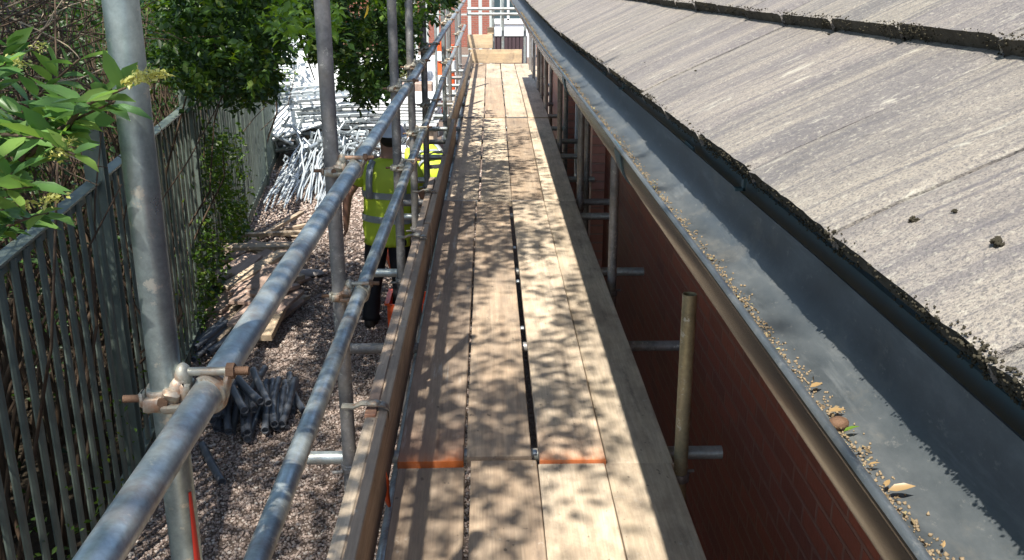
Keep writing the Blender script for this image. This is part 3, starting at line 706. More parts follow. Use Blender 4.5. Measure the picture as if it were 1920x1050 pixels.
# end boards closing the walkway
def xboard(name, xa, xb, y, z0, h, mat, lab, yaw=0):
    o = MB().box((0, 0, h / 2), (xb - xa, .038, h), None, .003).build(name, mat); o.location = ((xa + xb) / 2, y, z0); o.rotation_euler = (0, 0, yaw); tag(o, lab, 'toe board'); return o
xboard('end_board', -.34, .56, 16.80, ZD + .005, .225, WOODX, 'bright end board standing across the walkway')
xboard('end_board', -.36, .07, 17.0, ZD + .235, .225, WOODX, 'upper left end board raised behind the first')
xboard('end_board', -.02, .09, 17.06, ZD + .465, .11, WOODX, 'short offcut board on top of the upper left end board')
o = board('scaffold_board', .66, 13.6, .69, 16.7, ZD - .03, WOODP); tag(o, 'lower inside board beside the far end of the walkway', 'scaffold board')

# ------------------------------------------------------------------ fence
fen = empty('railing_fence', (FX(5), 5, 0)); tag(fen, 'tall dark green grey steel railing fence along the gravel path', 'fence')
FD = Vector((-.125, 1, 0)).normalized(); frot = Matrix.Rotation(math.atan2(.125, 1), 3, 'Z')
posts = [-.6, 2.4, 5.33, 8.25, 11.1, 13.9, 16.7]
for i, y in enumerate(posts):
    mb = MB(); c = Vector((FX(y), y, 1.12))
    for dy in (-.045, .045): mb.box(c + FD * dy, (.10, .008, 2.24), frot)
    mb.box(c, (.008, .082, 2.24), frot); mb.box(c + Vector((0, 0, 1.124)), (.11, .11, .006), frot)
    wbuild(mb, 'fence_post', FENCE, fen)
    if i + 1 < len(posts):
        y2 = posts[i + 1]; pn = MB(); ym = (y + y2) / 2; Lp = (y2 - y) * math.hypot(1, .125) - .11
        for z in (.16, 1.90):
            pn = MB(); pn.box((FX(ym), ym, z), (.008, Lp, .055), frot); pn.box((FX(ym) - .004, ym, z + .0345), (.075, Lp - .004, .012), frot); wbuild(pn, 'fence_rail', FENCE, fen)
        k = 1; nb = int((y2 - y - .1) / .165)
        for q in range(nb):
            yb = y + .13 + q * (y2 - y - .26) / max(1, nb - 1); hb = MB(); xb = FX(yb) + .017
            le = random.uniform(-.006, .006)
            hb.loft([[(xb + (dx) + le * zz, yb + dyy, .05 + 1.87 * zz) for dx, dyy in ((-.004, -.0245), (.004, -.0245), (.013, -.012), (.013, .012), (.004, .0245), (-.004, .0245), (.005, .008), (.005, -.008))] for zz in (0, .5, 1)])
            wbuild(hb, 'pale', FENCE, fen)
# angled stays
for (a, b_) in ((at(345, 205, 7.2), at(395, 160, 8.3)),):
    pass

# ------------------------------------------------------------------ vegetation
def blob(n, c, r, shell=.35):
    d = RNG.normal(size=(n, 3)); d /= np.linalg.norm(d, axis=1)[:, None]; k = RNG.random(n) ** shell
    return np.array(c)[None] + d * k[:, None] * np.array(r)[None]
def limb(mb, a, b, r0, r1, seg=6, wob=.08):
    a, b = Vector(a), Vector(b); P = []; L = (b - a).length
    for i in range(seg + 1):
        f = i / seg; q = a.lerp(b, f); s = math.sin(f * math.pi) * wob * L
        P.append(q + Vector((noise.noise(q * 1.3), noise.noise(q * 1.3 + Vector((9, 0, 0))), .6 * noise.noise(q * 1.3 + Vector((0, 7, 0))))) * s * 2)
    mb.path(P, [r0 + (r1 - r0) * i / seg for i in range(seg + 1)], 8); return P
tree = empty('overhanging_tree', (-3.0, 3.2, 0)); tag(tree, 'large leafy tree behind the fence with boughs over the scaffold', 'tree')
mb = MB(); limb(mb, (-3.0, 3.2, 0), (-3.4, 3.0, 5.9), .17, .09, 8, .03); wbuild(mb, 'trunk', BARK, tree, 180)
tips = [(-1.6, .2, 6.3), (-1.2, 2.4, 6.3), (-1.8, 4.2, 6.2), (-3.0, 6.0, 6.0), (-3.6, -1.0, 6.2), (-2.2, -1.4, 6.4), (-5.0, 3.0, 6.4), (-2.5, 6.5, 4.0), (-1.9, 7.4, 4.0)]
for tp in tips:
    lm = MB(); limb(lm, (-3.12, 3.3, 3.4 + random.random() * 1.2) if tp[2] < 5 else (-3.3, 3.1, 4.2 + random.random() * 1.0), tp, .03, .005, 12, .16); wbuild(lm, 'branch', BARK, tree, 180)
def canopy():
    # leaf clusters with uneven gaps, so sun flecks fall between them
    out = []
    n = 150000
    X = RNG.uniform(-5.4, -.5, n); Y = RNG.uniform(-2.4, 8.4, n); Z = RNG.uniform(5.2, 6.6, n)
    dz = Z - 1.45; GXs = X + .21 * dz; GYs = Y + .537 * dz
    u = RNG.random(n)
    for i in range(n):
        gx, gy = GXs[i], GYs[i]
        if gx > .60 or gx < -3.2: continue
        if gy < 2.9: base = .42 + .22 * (gx < .0)
        elif gy < 5.6: base = 1.12
        elif gy < 8.3: base = 1.15 if gx < .18 else .50
        elif gy < 10.2: base = .34
        else: base = .02
        if gx < -.42: base = max(base, .56 if gy < 8.5 else .2)
        if gx > .40: base *= .8
        if -2.7 < gx < -1.3 and 6.6 < gy < 9.6: base = .30
        nz = noise.noise((X[i] * 1.9, Y[i] * 1.9, Z[i] * .3)) * 1.0 + noise.noise((X[i] * 4.5, Y[i] * 4.5, Z[i] * .8)) * .8
        if u[i] < base * .60 * (1 + nz * 2.3): out.append((X[i], Y[i], Z[i]))
    return np.array(out)
cn = canopy(); leaves('crown', cn, .064, LEAFM, tree, up=.75)
# hanging boughs in view
def bough(lst, mat, size, name, parent, dens=1.0, up=.45):
    P = []
    for (px, py, d, rx, rz, n) in lst: P.append(blob(int(n * dens), at(px, py, d), (rx, rx * 1.1, rz), .5))
    return leaves(name, np.concatenate(P), size, mat, parent, up=up)
def inpoly(x, y, P):
    c = False; j = len(P) - 1
    for i in range(len(P)):
        if (P[i][1] > y) != (P[j][1] > y) and x < (P[j][0] - P[i][0]) * (y - P[i][1]) / (P[j][1] - P[i][1]) + P[i][0]: c = not c
        j = i
    return c
POLY = [[(290,-90),(545,-90),(535,60),(520,120),(512,165),(480,195),(425,178),(385,188),(340,150),(290,130)],
        [(525,-90),(880,-90),(845,0),(812,12),(780,70),(748,100),(748,165),(712,196),(665,188),(625,125),(600,95),(588,120),(572,60),(540,70)]]
def sprays_in(poly, n, d0, d1, per, seed, thr):
    x0, x1 = min(p[0] for p in poly), max(p[0] for p in poly); y0, y1 = min(p[1] for p in poly), max(p[1] for p in poly); out = []
    while len(out) < n:
        px, py = random.uniform(x0, x1), random.uniform(y0, y1)
        wob = 16 * noise.noise((px * .03, py * .03, seed)) + 8 * noise.noise((px * .1, py * .1, seed))
        if not inpoly(px, py + wob, poly): continue
        if noise.noise((px * .022, py * .022, seed + 9)) < thr: continue
        out.append((at(px, py, random.uniform(d0, d1)), per))
    P = []; D = []
    for c, per in out:
        dr = Vector((random.gauss(0, .8), random.gauss(0, .8), random.uniform(-1.1, .1))).normalized(); L = random.uniform(.10, .26)
        for k in range(per):
            f = random.random(); P.append(tuple(c + dr * L * (f - .4) + Vector((random.gauss(0, .012), random.gauss(0, .012), random.gauss(0, .012)))))
            D.append(tuple(dr * .7 + Vector((random.gauss(0, .7), random.gauss(0, .7), random.gauss(0, .4)))))
    return np.array(P), np.array(D)
for k, (poly, d0, d1, n) in enumerate(((POLY[0], 5.6, 8.4, 900), (POLY[1], 6.6, 10.0, 1000))):
    P_, D_ = sprays_in(poly, n, d0, d1, 16, k * 3.3, -.42); tag(leaves('leaf_spray', P_, .055, LEAFD, tree, up=.5, D=D_, jit=.2), kind='stuff')  # deep green colours the shaded leaves of the boughs
    P_, D_ = sprays_in(poly, int(n * .36), d0 - .4, d1, 14, k * 3.3 + 5, -.10); tag(leaves('leaf_spray', P_, .055, LEAFM, tree, up=.5, D=D_, jit=.2), kind='stuff')  # lighter green stands in for sunlit leaves among the dark ones
P_, D_ = sprays_in([(520,-60),(600,-60),(640,40),(600,70),(560,60),(520,90),(505,40)], 46, 3.6, 5.0, 9, 2.2, -.3); tag(leaves('leaf_spray', P_, .05, LEAFL, tree, up=.6, D=D_, jit=.2), kind='stuff')  # lime colour imitates leaves catching the sun
P_, D_ = sprays_in([(690,-60),(810,-60),(800,40),(760,60),(700,30)], 60, 6.0, 7.5, 9, 6.2, -.3); tag(leaves('leaf_spray', P_, .055, LEAFL, tree, up=.6, D=D_, jit=.2), kind='stuff')  # more leaves coloured lime to look sunlit
for (a, b_) in (((330,-60,6.0),(430,150,6.4)),((560,-90,7.0),(690,190,8.1)),((690,-60,8.0),(735,150,8.2)),((470,-50,6.8),(500,90,6.9)),((560,-60,7.0),(590,150,7.4))):
    tw = MB(); limb(tw, at(*a), at(*b_), .014, .004, 6, .05); wbuild(tw, 'low_twig', BARK, tree, 180)
# yellow leaf hanging at the top
yl = leaves('yellow_leaf', np.array([[0, 0, 0]]), .085, LEAFY, detail=True, up=.0, D=np.array([(-.25, 0, -1)]), jit=.02); yl.location = at(690, 8, 4.2)
tag(yl, 'single bright yellow leaf hanging against the dark bough', 'leaf')
# near shrub sprays beside the first post
ns = empty('privet_shrub', (-1.25, 1.6, 0)); tag(ns, 'bright green broad leaved shrub with yellow blossom beside the first post', 'shrub')
stm = MB(); LP = []; LD = []; FP = []
sprays = [((-80, 520, 1.9), (60, 200, 1.55)), ((-60, 420, 1.7), (130, 230, 1.42)), ((-60, 330, 1.6), (150, 110, 1.5)), ((20, 330, 1.55), (215, 190, 1.30)), ((-40, 480, 1.6), (90, 400, 1.35)), ((120, 250, 1.42), (235, 165, 1.16)),
          ((-60, 280, 1.5), (20, 80, 1.45)), ((-90, 180, 1.5), (10, 120, 1.3)), ((-90, 380, 1.35), (60, 350, 1.25)), ((30, 250, 1.5), (140, 290, 1.3)), ((-60, 260, 1.45), (80, 260, 1.3)), ((-40, 450, 1.5), (20, 330, 1.3)), ((40, 300, 1.5), (120, 190, 1.38))]
for a, b_ in sprays:
    P = limb(stm, at(*a), at(*b_), .0045, .0015, 10, .05)
    for i in range(1, len(P)):
        t = (P[i] - P[i-1]).normalized()
        for s_ in (-1, 1, random.choice((-1, 1))):
            q = P[i] - (P[i] - P[i-1]) * random.random(); side = Vector((random.uniform(-.3, .3), random.uniform(-.5, .5), random.uniform(-.7, .4))) + Vector((s_ * .8, 0, .2))
            LP.append(q); LD.append((t * .7 + side).normalized())
low = [(-1.35, 1.7, .2), (-1.3, 1.9, .1)]
for q in ((-1.25, 1.6, 0), (-1.3, 1.8, 0), (-1.2, 1.5, 0), (-1.38, 1.65, 0)):
    limb(stm, q, at(-70, 420, 1.7) + Vector((random.uniform(-.1, .1), random.uniform(-.1, .1), 0)), .012, .004, 8, .04)
wbuild(stm, 'stem', TWIG, ns, 180)
leaves('foliage', np.array(LP), .058, LEAFN, ns, detail=True, up=.62, D=np.array(LD), jit=.15)
fp = []
for (px, py, d) in ((28, 108, 1.42), (40, 120, 1.42), (75, 88, 1.5), (120, 280, 1.32), (105, 292, 1.32), (130, 268, 1.32), (90, 375, 1.3), (112, 368, 1.3), (50, 380, 1.3)):
    fp.append(blob(26, at(px, py, d), (.014, .014, .010), .6))
for k in range(26): fp.append(blob(5, at(236 + k * 3.0, 152 - k * .55 + random.uniform(-5, 5), 1.15), (.003, .003, .003), .6))
fp.append(blob(20, at(262, 134, 1.15), (.008, .008, .006)));
leaves('blossom', np.concatenate(fp), .0085, FLOW, ns, up=.3)
# foliage mass behind the fence
hd = empty('overgrown_hedge', (-3.6, 4, 0)); tag(hd, 'dark overgrown hedge with bare brown stems behind the railing fence', 'hedge')
st_ = MB(); st2 = MB()
for i in range(420):
    y = random.uniform(1.5, 15); x = FX(y) - random.uniform(.15, 1.6); h_ = random.uniform(1.6, 3.0); limb(st_, (x, y, 0), (x + random.gauss(0, .35), y + random.gauss(0, .4), h_), random.uniform(.007, .022), .003, 5, .10)
for i in range(420):
    p0 = at(random.uniform(-40, 240), random.uniform(-40, 260), random.uniform(3.6, 6.2)); p0.x = min(p0.x, FX(p0.y) - .25); q = p0 + Vector((random.gauss(0, .32), random.gauss(0, .3), random.gauss(0, .28))); limb(st_ if i % 7 else st2, p0, q, .0045, .002, 5, .14)
wbuild(st_, 'stem', TWIG, hd, 180); wbuild(st2, 'sunlit_stem', TWIGL, hd, 180)  # scattered twigs get a lighter tan that stands in for sunlight
P = []
n = 60000; y = RNG.uniform(1.0, 16.5, n); x = -1.49 - .125 * y - .16 - RNG.random(n) ** .7 * 2.6; z = RNG.uniform(.05, 3.1, n)
dn = np.array([noise.noise((a * 1.6, b_ * 1.6, c * 1.6)) for a, b_, c in zip(x, y, z)])
dep = (-1.49 - .125 * y) - x
k = (dn > np.where(dep < .7, .16, -.12)) & ~((y < 5.8) & (dep < 1.0) & (dn < .3)); P = np.stack([x, y, z], 1)[k]
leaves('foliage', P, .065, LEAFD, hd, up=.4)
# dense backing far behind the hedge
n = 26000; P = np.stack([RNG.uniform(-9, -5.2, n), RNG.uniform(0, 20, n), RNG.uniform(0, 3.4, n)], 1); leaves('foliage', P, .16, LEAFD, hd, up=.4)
iv = empty('ivy', (FX(8.8), 8.8, 0)); tag(iv, 'green ivy climbing the railings between the fence posts', 'ivy')
n = 10000; y = RNG.uniform(7.6, 10.9, n); z = RNG.uniform(.1, 2.2, n); x = FX(y) + RNG.normal(0.02, .07, n)
dn = np.array([noise.noise((b_ * 1.3, c * 1.3, 5)) for b_, c in zip(y, z)]); k = dn > -.12 + .42 * np.clip(z - .9, 0, 2)
leaves('foliage', np.stack([x, y, z], 1)[k], .06, LEAFM, iv, up=.25)
im = MB()
for i in range(14): yy = random.uniform(7.4, 10.6); limb(im, (FX(yy) - .03, yy, 0), (FX(yy + .3) - .02, yy + random.uniform(-.5, .5), random.uniform(1, 2.1)), .008, .003, 6, .06)
wbuild(im, 'stem', BARK, iv, 180)
ls = empty('lime_shrub', (-3.9, 14.4, 0)); tag(ls, 'sunlit lime green shrub at the far end of the railing fence', 'shrub')
P = np.concatenate([blob(2600, (-3.75, 13.4, 1.3), (.35, .9, 1.0), .5), blob(2600, (-4.0, 15.6, 1.5), (.45, 1.0, 1.2), .5), blob(1600, (-3.9, 17.6, 1.6), (.5, .9, 1.2), .5)]); leaves('foliage', P, .07, LEAFL, ls, up=.4)
sm = MB(); 
for i in range(12): limb(sm, (-3.8 + random.gauss(0, .1), 14.2 + random.gauss(0, .8), 0), (-3.8 + random.gauss(0, .2), 14.4 + random.gauss(0, 1), 2), .012, .004, 5)
wbuild(sm, 'stem', BARK, ls, 180)
# weeds at the fence foot
wd_ = empty('weeds', (FX(4), 4, 0)); tag(wd_, 'sparse green weeds growing through the foot of the railings', 'weeds', kind='stuff')
n = 500; y = RNG.uniform(2.4, 7.5, n); leaves('foliage', np.stack([FX(y) + RNG.normal(0, .06, n), y, RNG.uniform(.02, .8, n)], 1), .04, LEAFM, wd_, up=.4)
# small far tree by the scaffold and far hedge
ft = empty('young_tree', (-1.9, 20, 0)); tag(ft, 'young olive green tree seen between the far scaffold posts', 'tree')
m_ = MB(); limb(m_, (-1.9, 20, 0), (-1.85, 20, 2.6), .05, .02); wbuild(m_, 'trunk', BARK, ft, 180); leaves('crown', np.concatenate([blob(2600, (-1.85, 20, 2.2), (.5, .5, .9), .5), blob(900, (-1.7, 20, 1.1), (.3, .3, .6), .5)]), .09, m_leaf('olive_leaf', (.12, .14, .04), (.26, .24, .09), .35), ft)
fh = empty('tall_hedge', (-9, 30, 0)); tag(fh, 'tall dark hedge at the back of the yard', 'hedge')
n = 30000; leaves('foliage', np.stack([RNG.uniform(-18, -4.2, n), RNG.uniform(29, 31, n), RNG.uniform(0, 3.6, n)], 1), .16, LEAFD, fh, up=.3)
m_ = MB(); 
for i in range(20): limb(m_, (-17 + i * .65, 30, 0), (-17 + i * .65, 30, 3), .04, .02)
wbuild(m_, 'stem', BARK, fh, 180)

# ------------------------------------------------------------------ far end: house, fence, yard things
hs = empty('brick_house', (1, 38, 0)); tag(hs, 'red brick house with white window beyond the end of the scaffold', 'house')
wbuild(MB().box((2, 38.4, 2.6), (16, .3, 5.2)), 'wall', BRICKF, hs)
wf = MB(); wx0, wx1, wz0, wz1 = .15, 1.35, 1.0, 3.3
for q in (wx0, (wx0+wx1)/2, wx1): wf.box((q, 38.2, (wz0+wz1)/2), (.09, .08, wz1-wz0+.09))
for q in (wz0, 2.5, wz1): wf.box(((wx0+wx1)/2, 38.195, q), (wx1-wx0-.09, .07, .09))
wfo = wbuild(wf, 'window', WHITES, hs); wbuild(MB().box(((wx0+wx1)/2, 38.23, (wz0+wz1)/2), (wx1-wx0-.1, .02, wz1-wz0-.1)), 'pane', GLASS, wfo)
wbuild(MB().box(((wx0+wx1)/2 + .05, 38.15, wz0 - .10), (wx1-wx0+.3, .2, .08)), 'sill', WHITES, hs)
rf = MB(); rf.add([(-6.3,38.0,5.1),(10.3,38.0,5.1),(10.3,41.5,7.2),(-6.3,41.5,7.2),(-6.3,38.0,5.2),(10.3,38.0,5.2),(10.3,41.5,7.3),(-6.3,41.5,7.3)], [(0,3,2,1),(4,5,6,7),(0,1,5,4),(1,2,6,5),(2,3,7,6),(3,0,4,7)]); wbuild(rf, 'roof', GREYP, hs)
# white low planter wall and dark crates in front
def simple(name, parts, mat, loc, lab, cat, group=None, bev=.01):
    m_ = MB()
    for c, d in parts: m_.box(c, d, None, bev)
    o = m_.build(name, mat); o.location = loc; tag(o, lab, cat, group); return o
simple('low_wall', [((0, 0, .55), (1.5, .3, 1.1)), ((0, 0, 1.15), (1.6, .4, .1))], WHITES, (.85, 34, 0), 'white rendered low wall below the far window', 'wall')
db = empty('storage_box', (.72, 25, 0)); tag(db, 'dark slatted storage box with white top past the end board', 'storage box')
m_ = MB(); m_.box((.53, 25, .67), (.84, .5, 1.34), None, .01); wbuild(m_, 'body', m_plain('dark_box', (.045, .032, .035), .6), db)
m_ = MB()
for k in range(9): m_.box((.15 + k * .095, 24.73, .67), (.08, .03, 1.28), None, .004)
wbuild(m_, 'slat_front', m_plain('dark_slat', (.06, .035, .04), .6), db)
wbuild(MB().box((.53, 25, 1.43), (.9, .6, .18), None, .01), 'lid', WHITES, db)
pf = empty('palisade_fence', (-.6, 30, 0)); tag(pf, 'light grey palisade fence in front of the red brick house', 'fence')
m_ = MB()
for z in (.4, 1.6): m_.box((-1.2, 30.05, z), (3.4, .04, .05))
wbuild(m_, 'fence_rail', FENCEL, pf)
for k in range(11):
    x = -2.8 + k * .32; m_ = MB(); m_.add([(x-.05, 29.98, .05),(x+.05, 29.98, .05),(x+.05, 29.98, 2.3),(x, 29.98, 2.42),(x-.05, 29.98, 2.3),(x-.05,30.01,.05),(x+.05,30.01,.05),(x+.05,30.01,2.3),(x,30.01,2.42),(x-.05,30.01,2.3)], [(0,1,2,3,4),(9,8,7,6,5),(0,5,6,1),(1,6,7,2),(2,7,8,3),(3,8,9,4),(4,9,5,0)]); wbuild(m_, 'pale', FENCEL, pf)
# orange and white marker post
def marker(loc, lab):
    r = empty('marker_post', loc); tag(r, lab, 'marker post', 'orange marker posts')
    MB().path([(0,0,.06),(0,0,.45),(0,0,1.0)], [.07,.065,.055], 14).build('post', ORANGE, r, 60)
    for z in (.42, .72): MB().path([(0,0,z),(0,0,z+.12)], .072, 14).build('white_band', WHITES, r, 60)
    MB().path([(0,0,0),(0,0,.05)], [.22,.2], 16).build('foot', BLACKP, r, 40); return r
mk = marker((-.66, 17.6, 0), 'tall orange and white marker post seen between far scaffold posts'); mk.scale = (1, 1, 1.7)
mk = marker((-1.0, 20.5, 0), 'second orange marker post, partly hidden behind a far scaffold post'); mk.scale = (1, 1, 1.6)

# yard: bent white tubes
def bent_tube(seed):
    rr = random.Random(seed); L = rr.uniform(1.8, 2.7); pts = []; b1 = rr.uniform(.1, .3) * rr.choice((-1, 1)); k1 = rr.uniform(.55, .8)
    pts = [(0, 0, 0), (L * k1, 0, 0), (L * k1 + .05, b1 * .15, 0), (L * k1 + .12, b1 * .85, 0), (L * k1 + .17, b1, 0), (L, b1 * 1.05, 0)]
    return MB().path(pts if seed % 2 else [(0, 0, 0), (L * .5, .01, 0), (L, .0, 0)], .012, 8)
protos = []
for k in range(8):
    o = bent_tube(k).build('bent_tube', WHITE, smooth=60); protos.append(o)
for i in range(64):
    o = protos[i] if i < 8 else copy_tree(protos[i % 8])
    f = random.random(); base = atz(500 + 112 * f + random.uniform(-8, 8), 395 + random.uniform(-45, 12), 0); base.z = random.uniform(.02, .12)
    tgt = at(560 + 70 * f + random.uniform(-25, 25), 262 + random.uniform(-15, 60), 15.6 + random.uniform(-.6, .5)); 
    if tgt.z < .12: tgt.z = .15
    dv = (tgt - base); q = dv.to_track_quat('X', 'Z'); o.rotation_mode = 'QUATERNION'; o.rotation_quaternion = q @ Euler((random.uniform(-3, 3), 0, 0)).to_quaternion(); o.location = base
    o.scale = (1, 1, 1); tag(o, 'bent white tube in the tangled heap leaning against the metal stack', 'bent tube', 'bent white tubes in the heap')
# metal frames in a stack
def frame_():
    r = empty('ladder_rack')
    for y_ in (-.3, .3):
        m_ = MB(); m_.box((0, y_, 0), (1.3, .045, .05), None, .004)
        for k in range(7): m_.path([(-.6 + k * .2, y_ * 1.05, -.01), (-.6 + k * .2, y_ + math.copysign(.10, y_), .03)], .018, 7)
        m_.build('side_rail', ZINC, r)
    for k in range(7): MB().box((-.55 + k * .18, 0, 0), (.04, .552, .03), None, .003).build('rung', ZINC, r)
    return r
ORDN = ['lowest', 'second from the ground', 'third from the ground', 'fourth from the ground', 'fifth from the ground', 'sixth from the ground', 'seventh from the ground', 'eighth from the ground', 'topmost']
f0 = frame_(); 
for i in range(16):
    o = f0 if i == 0 else copy_tree(f0); st_k = i % 8; lay = 0 if i < 8 else 1
    o.location = (-3.25 + .75 * lay + random.uniform(-.08, .08), 16.4 - .5 * lay + random.uniform(-.1, .1), .1 + st_k * .135); o.rotation_euler = (random.uniform(-.05, .05), random.uniform(-.06, .06) - .05, random.uniform(-.25, .25))
    tag(o, 'zinc ladder rack, %s in the %s stack behind the bent tubes' % (ORDN[st_k] if st_k < 7 else 'topmost', ('left', 'right')[lay]), 'metal frame', 'zinc frames in the stack')
# white sheets
def pan(mat, d, loc, rot, lab, nm='white_sheet', cat='sheet', group='white sheets in the yard'):
    o = MB().box((0, 0, 0), d, None, .004).build(nm, mat); o.location = loc; o.rotation_euler = rot; tag(o, lab, cat, group); return o
for k in range(9): pan(WHITES, (2.2, 1.3, .035), (-1.95 + random.uniform(-.05, .05), 16.3 + random.uniform(-.06, .06), .55 + k * .05), (0, 0, random.uniform(-.05, .05)), 'white sheet, %s in the flat stack on the pallet behind the worker' % ORDN[k])
pan(WHITES, (.9, 1.0, .03), tuple(at(535, 222, 15.6)), (.35, -.25, .4), 'white sheet tilted on top of the zinc frames', group=None)
pan(WHITES, (1.1, .03, 1.3), (-3.1, 18.3, .85), (-.3, 0, .2), 'white sheet leaning upright behind the zinc frames', group=None)
pan(GREYP, (.62, .8, .03), tuple(at(660, 212, 16.2)), (.55, 0, .05), 'grey metal plate tilted on the white stack behind the second post', 'metal_plate', 'metal plate', None)
for k in range(3): pan(WHITES, (2.6, .9, .3), (-1.7 - .3 * k, 20.2 + 1.6 * k, .6 + .1 * k), (0, 0, .1 * k - .1), ('white wrapped pack nearest behind the sheet stack', 'white wrapped pack in the middle of the yard', 'white wrapped pack farthest back in the yard')[k], 'white_pack', 'pack', None)
pl = empty('pallet', (-1.95, 16.3, 0)); tag(pl, 'timber pallet under the flat stack of white sheets', 'pallet')
m_ = MB(); [m_.box((-1.95, 16.3 + q, .49), (2.2, .14, .03)) for q in (-.55, -.3, 0, .3, .55)]; wbuild(m_, 'deck', TIMB, pl)
m_ = MB(); [m_.box((-1.95 + q, 16.3, .24), (.1, 1.25, .468)) for q in (-1, 0, 1)]; wbuild(m_, 'bearer', TIMB, pl)
# far bundle of tubes lying crosswise
t0 = MB().path([(-1.3, 0, 0), (1.3, 0, 0)], .055, 12, hollow=True).build('steel_tube', WHITE, smooth=60)
for i in range(36):
    o = t0 if i == 0 else copy_tree(t0); o.location = (-4.9 + .04 * (i % 3), 21 + (i % 6) * .35 + random.uniform(-.03, .03), .12 + (i // 6) * .25 + (i % 6) * .02); o.rotation_euler = (0, 0, random.uniform(-.03, .03)); tag(o, 'pale steel tube lying crosswise in the far rack', 'steel tube', 'pale tubes in the far rack')
# angled pale struts behind
for k, (a, b_) in enumerate(((at(515, 60, 24), at(590, 150, 23)), (at(540, 150, 23.5), at(560, 50, 24)), (at(560, 85, 23), at(600, 120, 23)))):
    m_ = MB().path([a, b_], .05, 8); o = m_.build('steel_strut', ZINC, smooth=60); o.data.transform(Matrix.Translation(-a)); o.location = a; tag(o, 'zinc strut leaning over the far rack, number'.replace(', number', '') + (' to the right', ' upright', ', the short one')[k], 'strut')
# miscellaneous zinc clutter between sheets and bent tubes
c0 = MB(); c0.path([(-.25,0,0),(.25,0,0)], .03, 8); c0.path([(-.2,0,0),(-.2,.0,.18)], .02, 8); c0.path([(.2,0,0),(.2,.0,.18)], .02, 8); c0.path([(0,-.2,.0),(0,.2,.0)], .02, 8)
c0 = c0.build('metal_fitting', ZINC, smooth=60)
for i in range(46):
    o = c0 if i == 0 else copy_tree(c0); o.location = (random.uniform(-3.3, -1.2), random.uniform(14.9, 15.9), .08 + abs(random.gauss(0, .25))); o.rotation_euler = (random.uniform(-1.2, 1.2), random.uniform(-1, 1), random.uniform(0, 6)); tag(o, 'zinc fitting in the jumbled heap in front of the white sheets', 'metal fitting', 'zinc fittings in the jumbled heap')

# timber offcuts
def plank_(L, w_, t_, mat): return MB().box((0, 0, 0), (L, w_, t_), None, .004).build('timber_offcut', mat)
pr = [plank_(.8, .13, .035, TIMB), plank_(.6, .11, .045, TIMB), plank_(.75, .19, .03, TIMR), plank_(.45, .20, .035, TIMR), plank_(1.2, .06, .04, TIMB), plank_(.38, .16, .022, TIMB)]
used = set()
def put_t(k, px, py, z, ang, tx=0, ty=0, lab='rough timber offcut in the loose wood pile by the fence'):
    o = pr[k] if k not in used else copy_tree(pr[k]); used.add(k); p = atz(px, py, z); o.location = p; o.rotation_euler = (tx, ty, ang)
    tag(o, lab, 'timber offcut', 'timber offcuts in the wood pile')
put_t(0, 484, 462, .42, .25, .1, .05, 'long pale plank lying flat on top of the wood pile'); put_t(1, 498, 478, .36, -.9, .05, .1)
put_t(2, 440, 520, .25, 1.2, .1, -.15); put_t(2, 462, 505, .32, 1.0, .2, -.2); put_t(3, 470, 535, .30, 1.3, .15, -.1, 'dark reddish plank on the front of the wood pile'); put_t(0, 500, 500, .28, .9, 0, -.1)
put_t(3, 430, 570, .18, 1.3, .1, -.2); put_t(5, 448, 480, .30, .6, .1, 0); put_t(5, 425, 600, .06, 1.5, 0, 0); put_t(0, 455, 585, .12, 1.35, 0, -.12); put_t(4, 520, 425, .12, 1.25, .0, -.05, 'narrow pale batten pointing away at the back of the wood pile')
put_t(1, 530, 470, .12, .4); put_t(5, 560, 440, .05, -.3); put_t(4, 560, 425, .05, .8); put_t(2, 480, 490, .22, .2, .1, .1); put_t(0, 420, 545, .14, 1.7, .1, -.2); put_t(1, 520, 545, .1, 1.2, .1, -.2); put_t(3, 540, 520, .05, -.6)
put_t(5, 508, 515, .2, .1); put_t(4, 470, 440, .28, .35, .1, .05, 'thin batten across the back of the wood pile')
o = MB().box((0, 0, 0), (.11, .65, .06), None, .004).build('timber_offcut', m_wood('clean_timber', (.50, .37, .23), (.62, .48, .32))); o.location = atz(514, 600, .16); o.rotation_euler = (.12, 0, -.03); tag(o, 'clean pale timber length with its cut end toward the camera', 'timber offcut')
for i in range(30):
    f = i / 30; put_t((0, 1, 2, 3, 5)[i % 5], 440 + 75 * ((i * .37) % 1) + 22 * (1 - f), 600 - 130 * f, .06 + .30 * math.sin(f * 2.6) * ((i * .61) % 1), 1.15 + random.uniform(-.25, .35), random.uniform(-.05, .15), random.uniform(-.22, .05))
for i, (px, py, z, ang) in enumerate(((432, 505, .34, 1.15), (455, 498, .36, 1.35), (478, 505, .37, 1.05), (440, 545, .27, 1.25), (465, 548, .30, 1.5), (492, 520, .33, 1.2), (425, 588, .16, 1.35), (452, 592, .18, 1.2), (478, 575, .24, 1.4), (500, 560, .22, 1.1), (430, 480, .30, .9))):
    put_t((2, 3, 0, 2, 3)[i % 5], px, py, z, ang, .02 * (i % 3), -.10 - .03 * (i % 4), 'broad plank on top of the wood pile pointing toward the camera')
# a flat grey stone slab
o = MB().ell((0, 0, 0), (.17, .10, .035), 12, 6).build('flat_stone', m_plain('grey_stone', (.30, .27, .25), .9, var=.3), smooth=40); o.location = atz(578, 512, .03); tag(o, 'flat grey stone on the gravel beside the wood pile', 'stone')

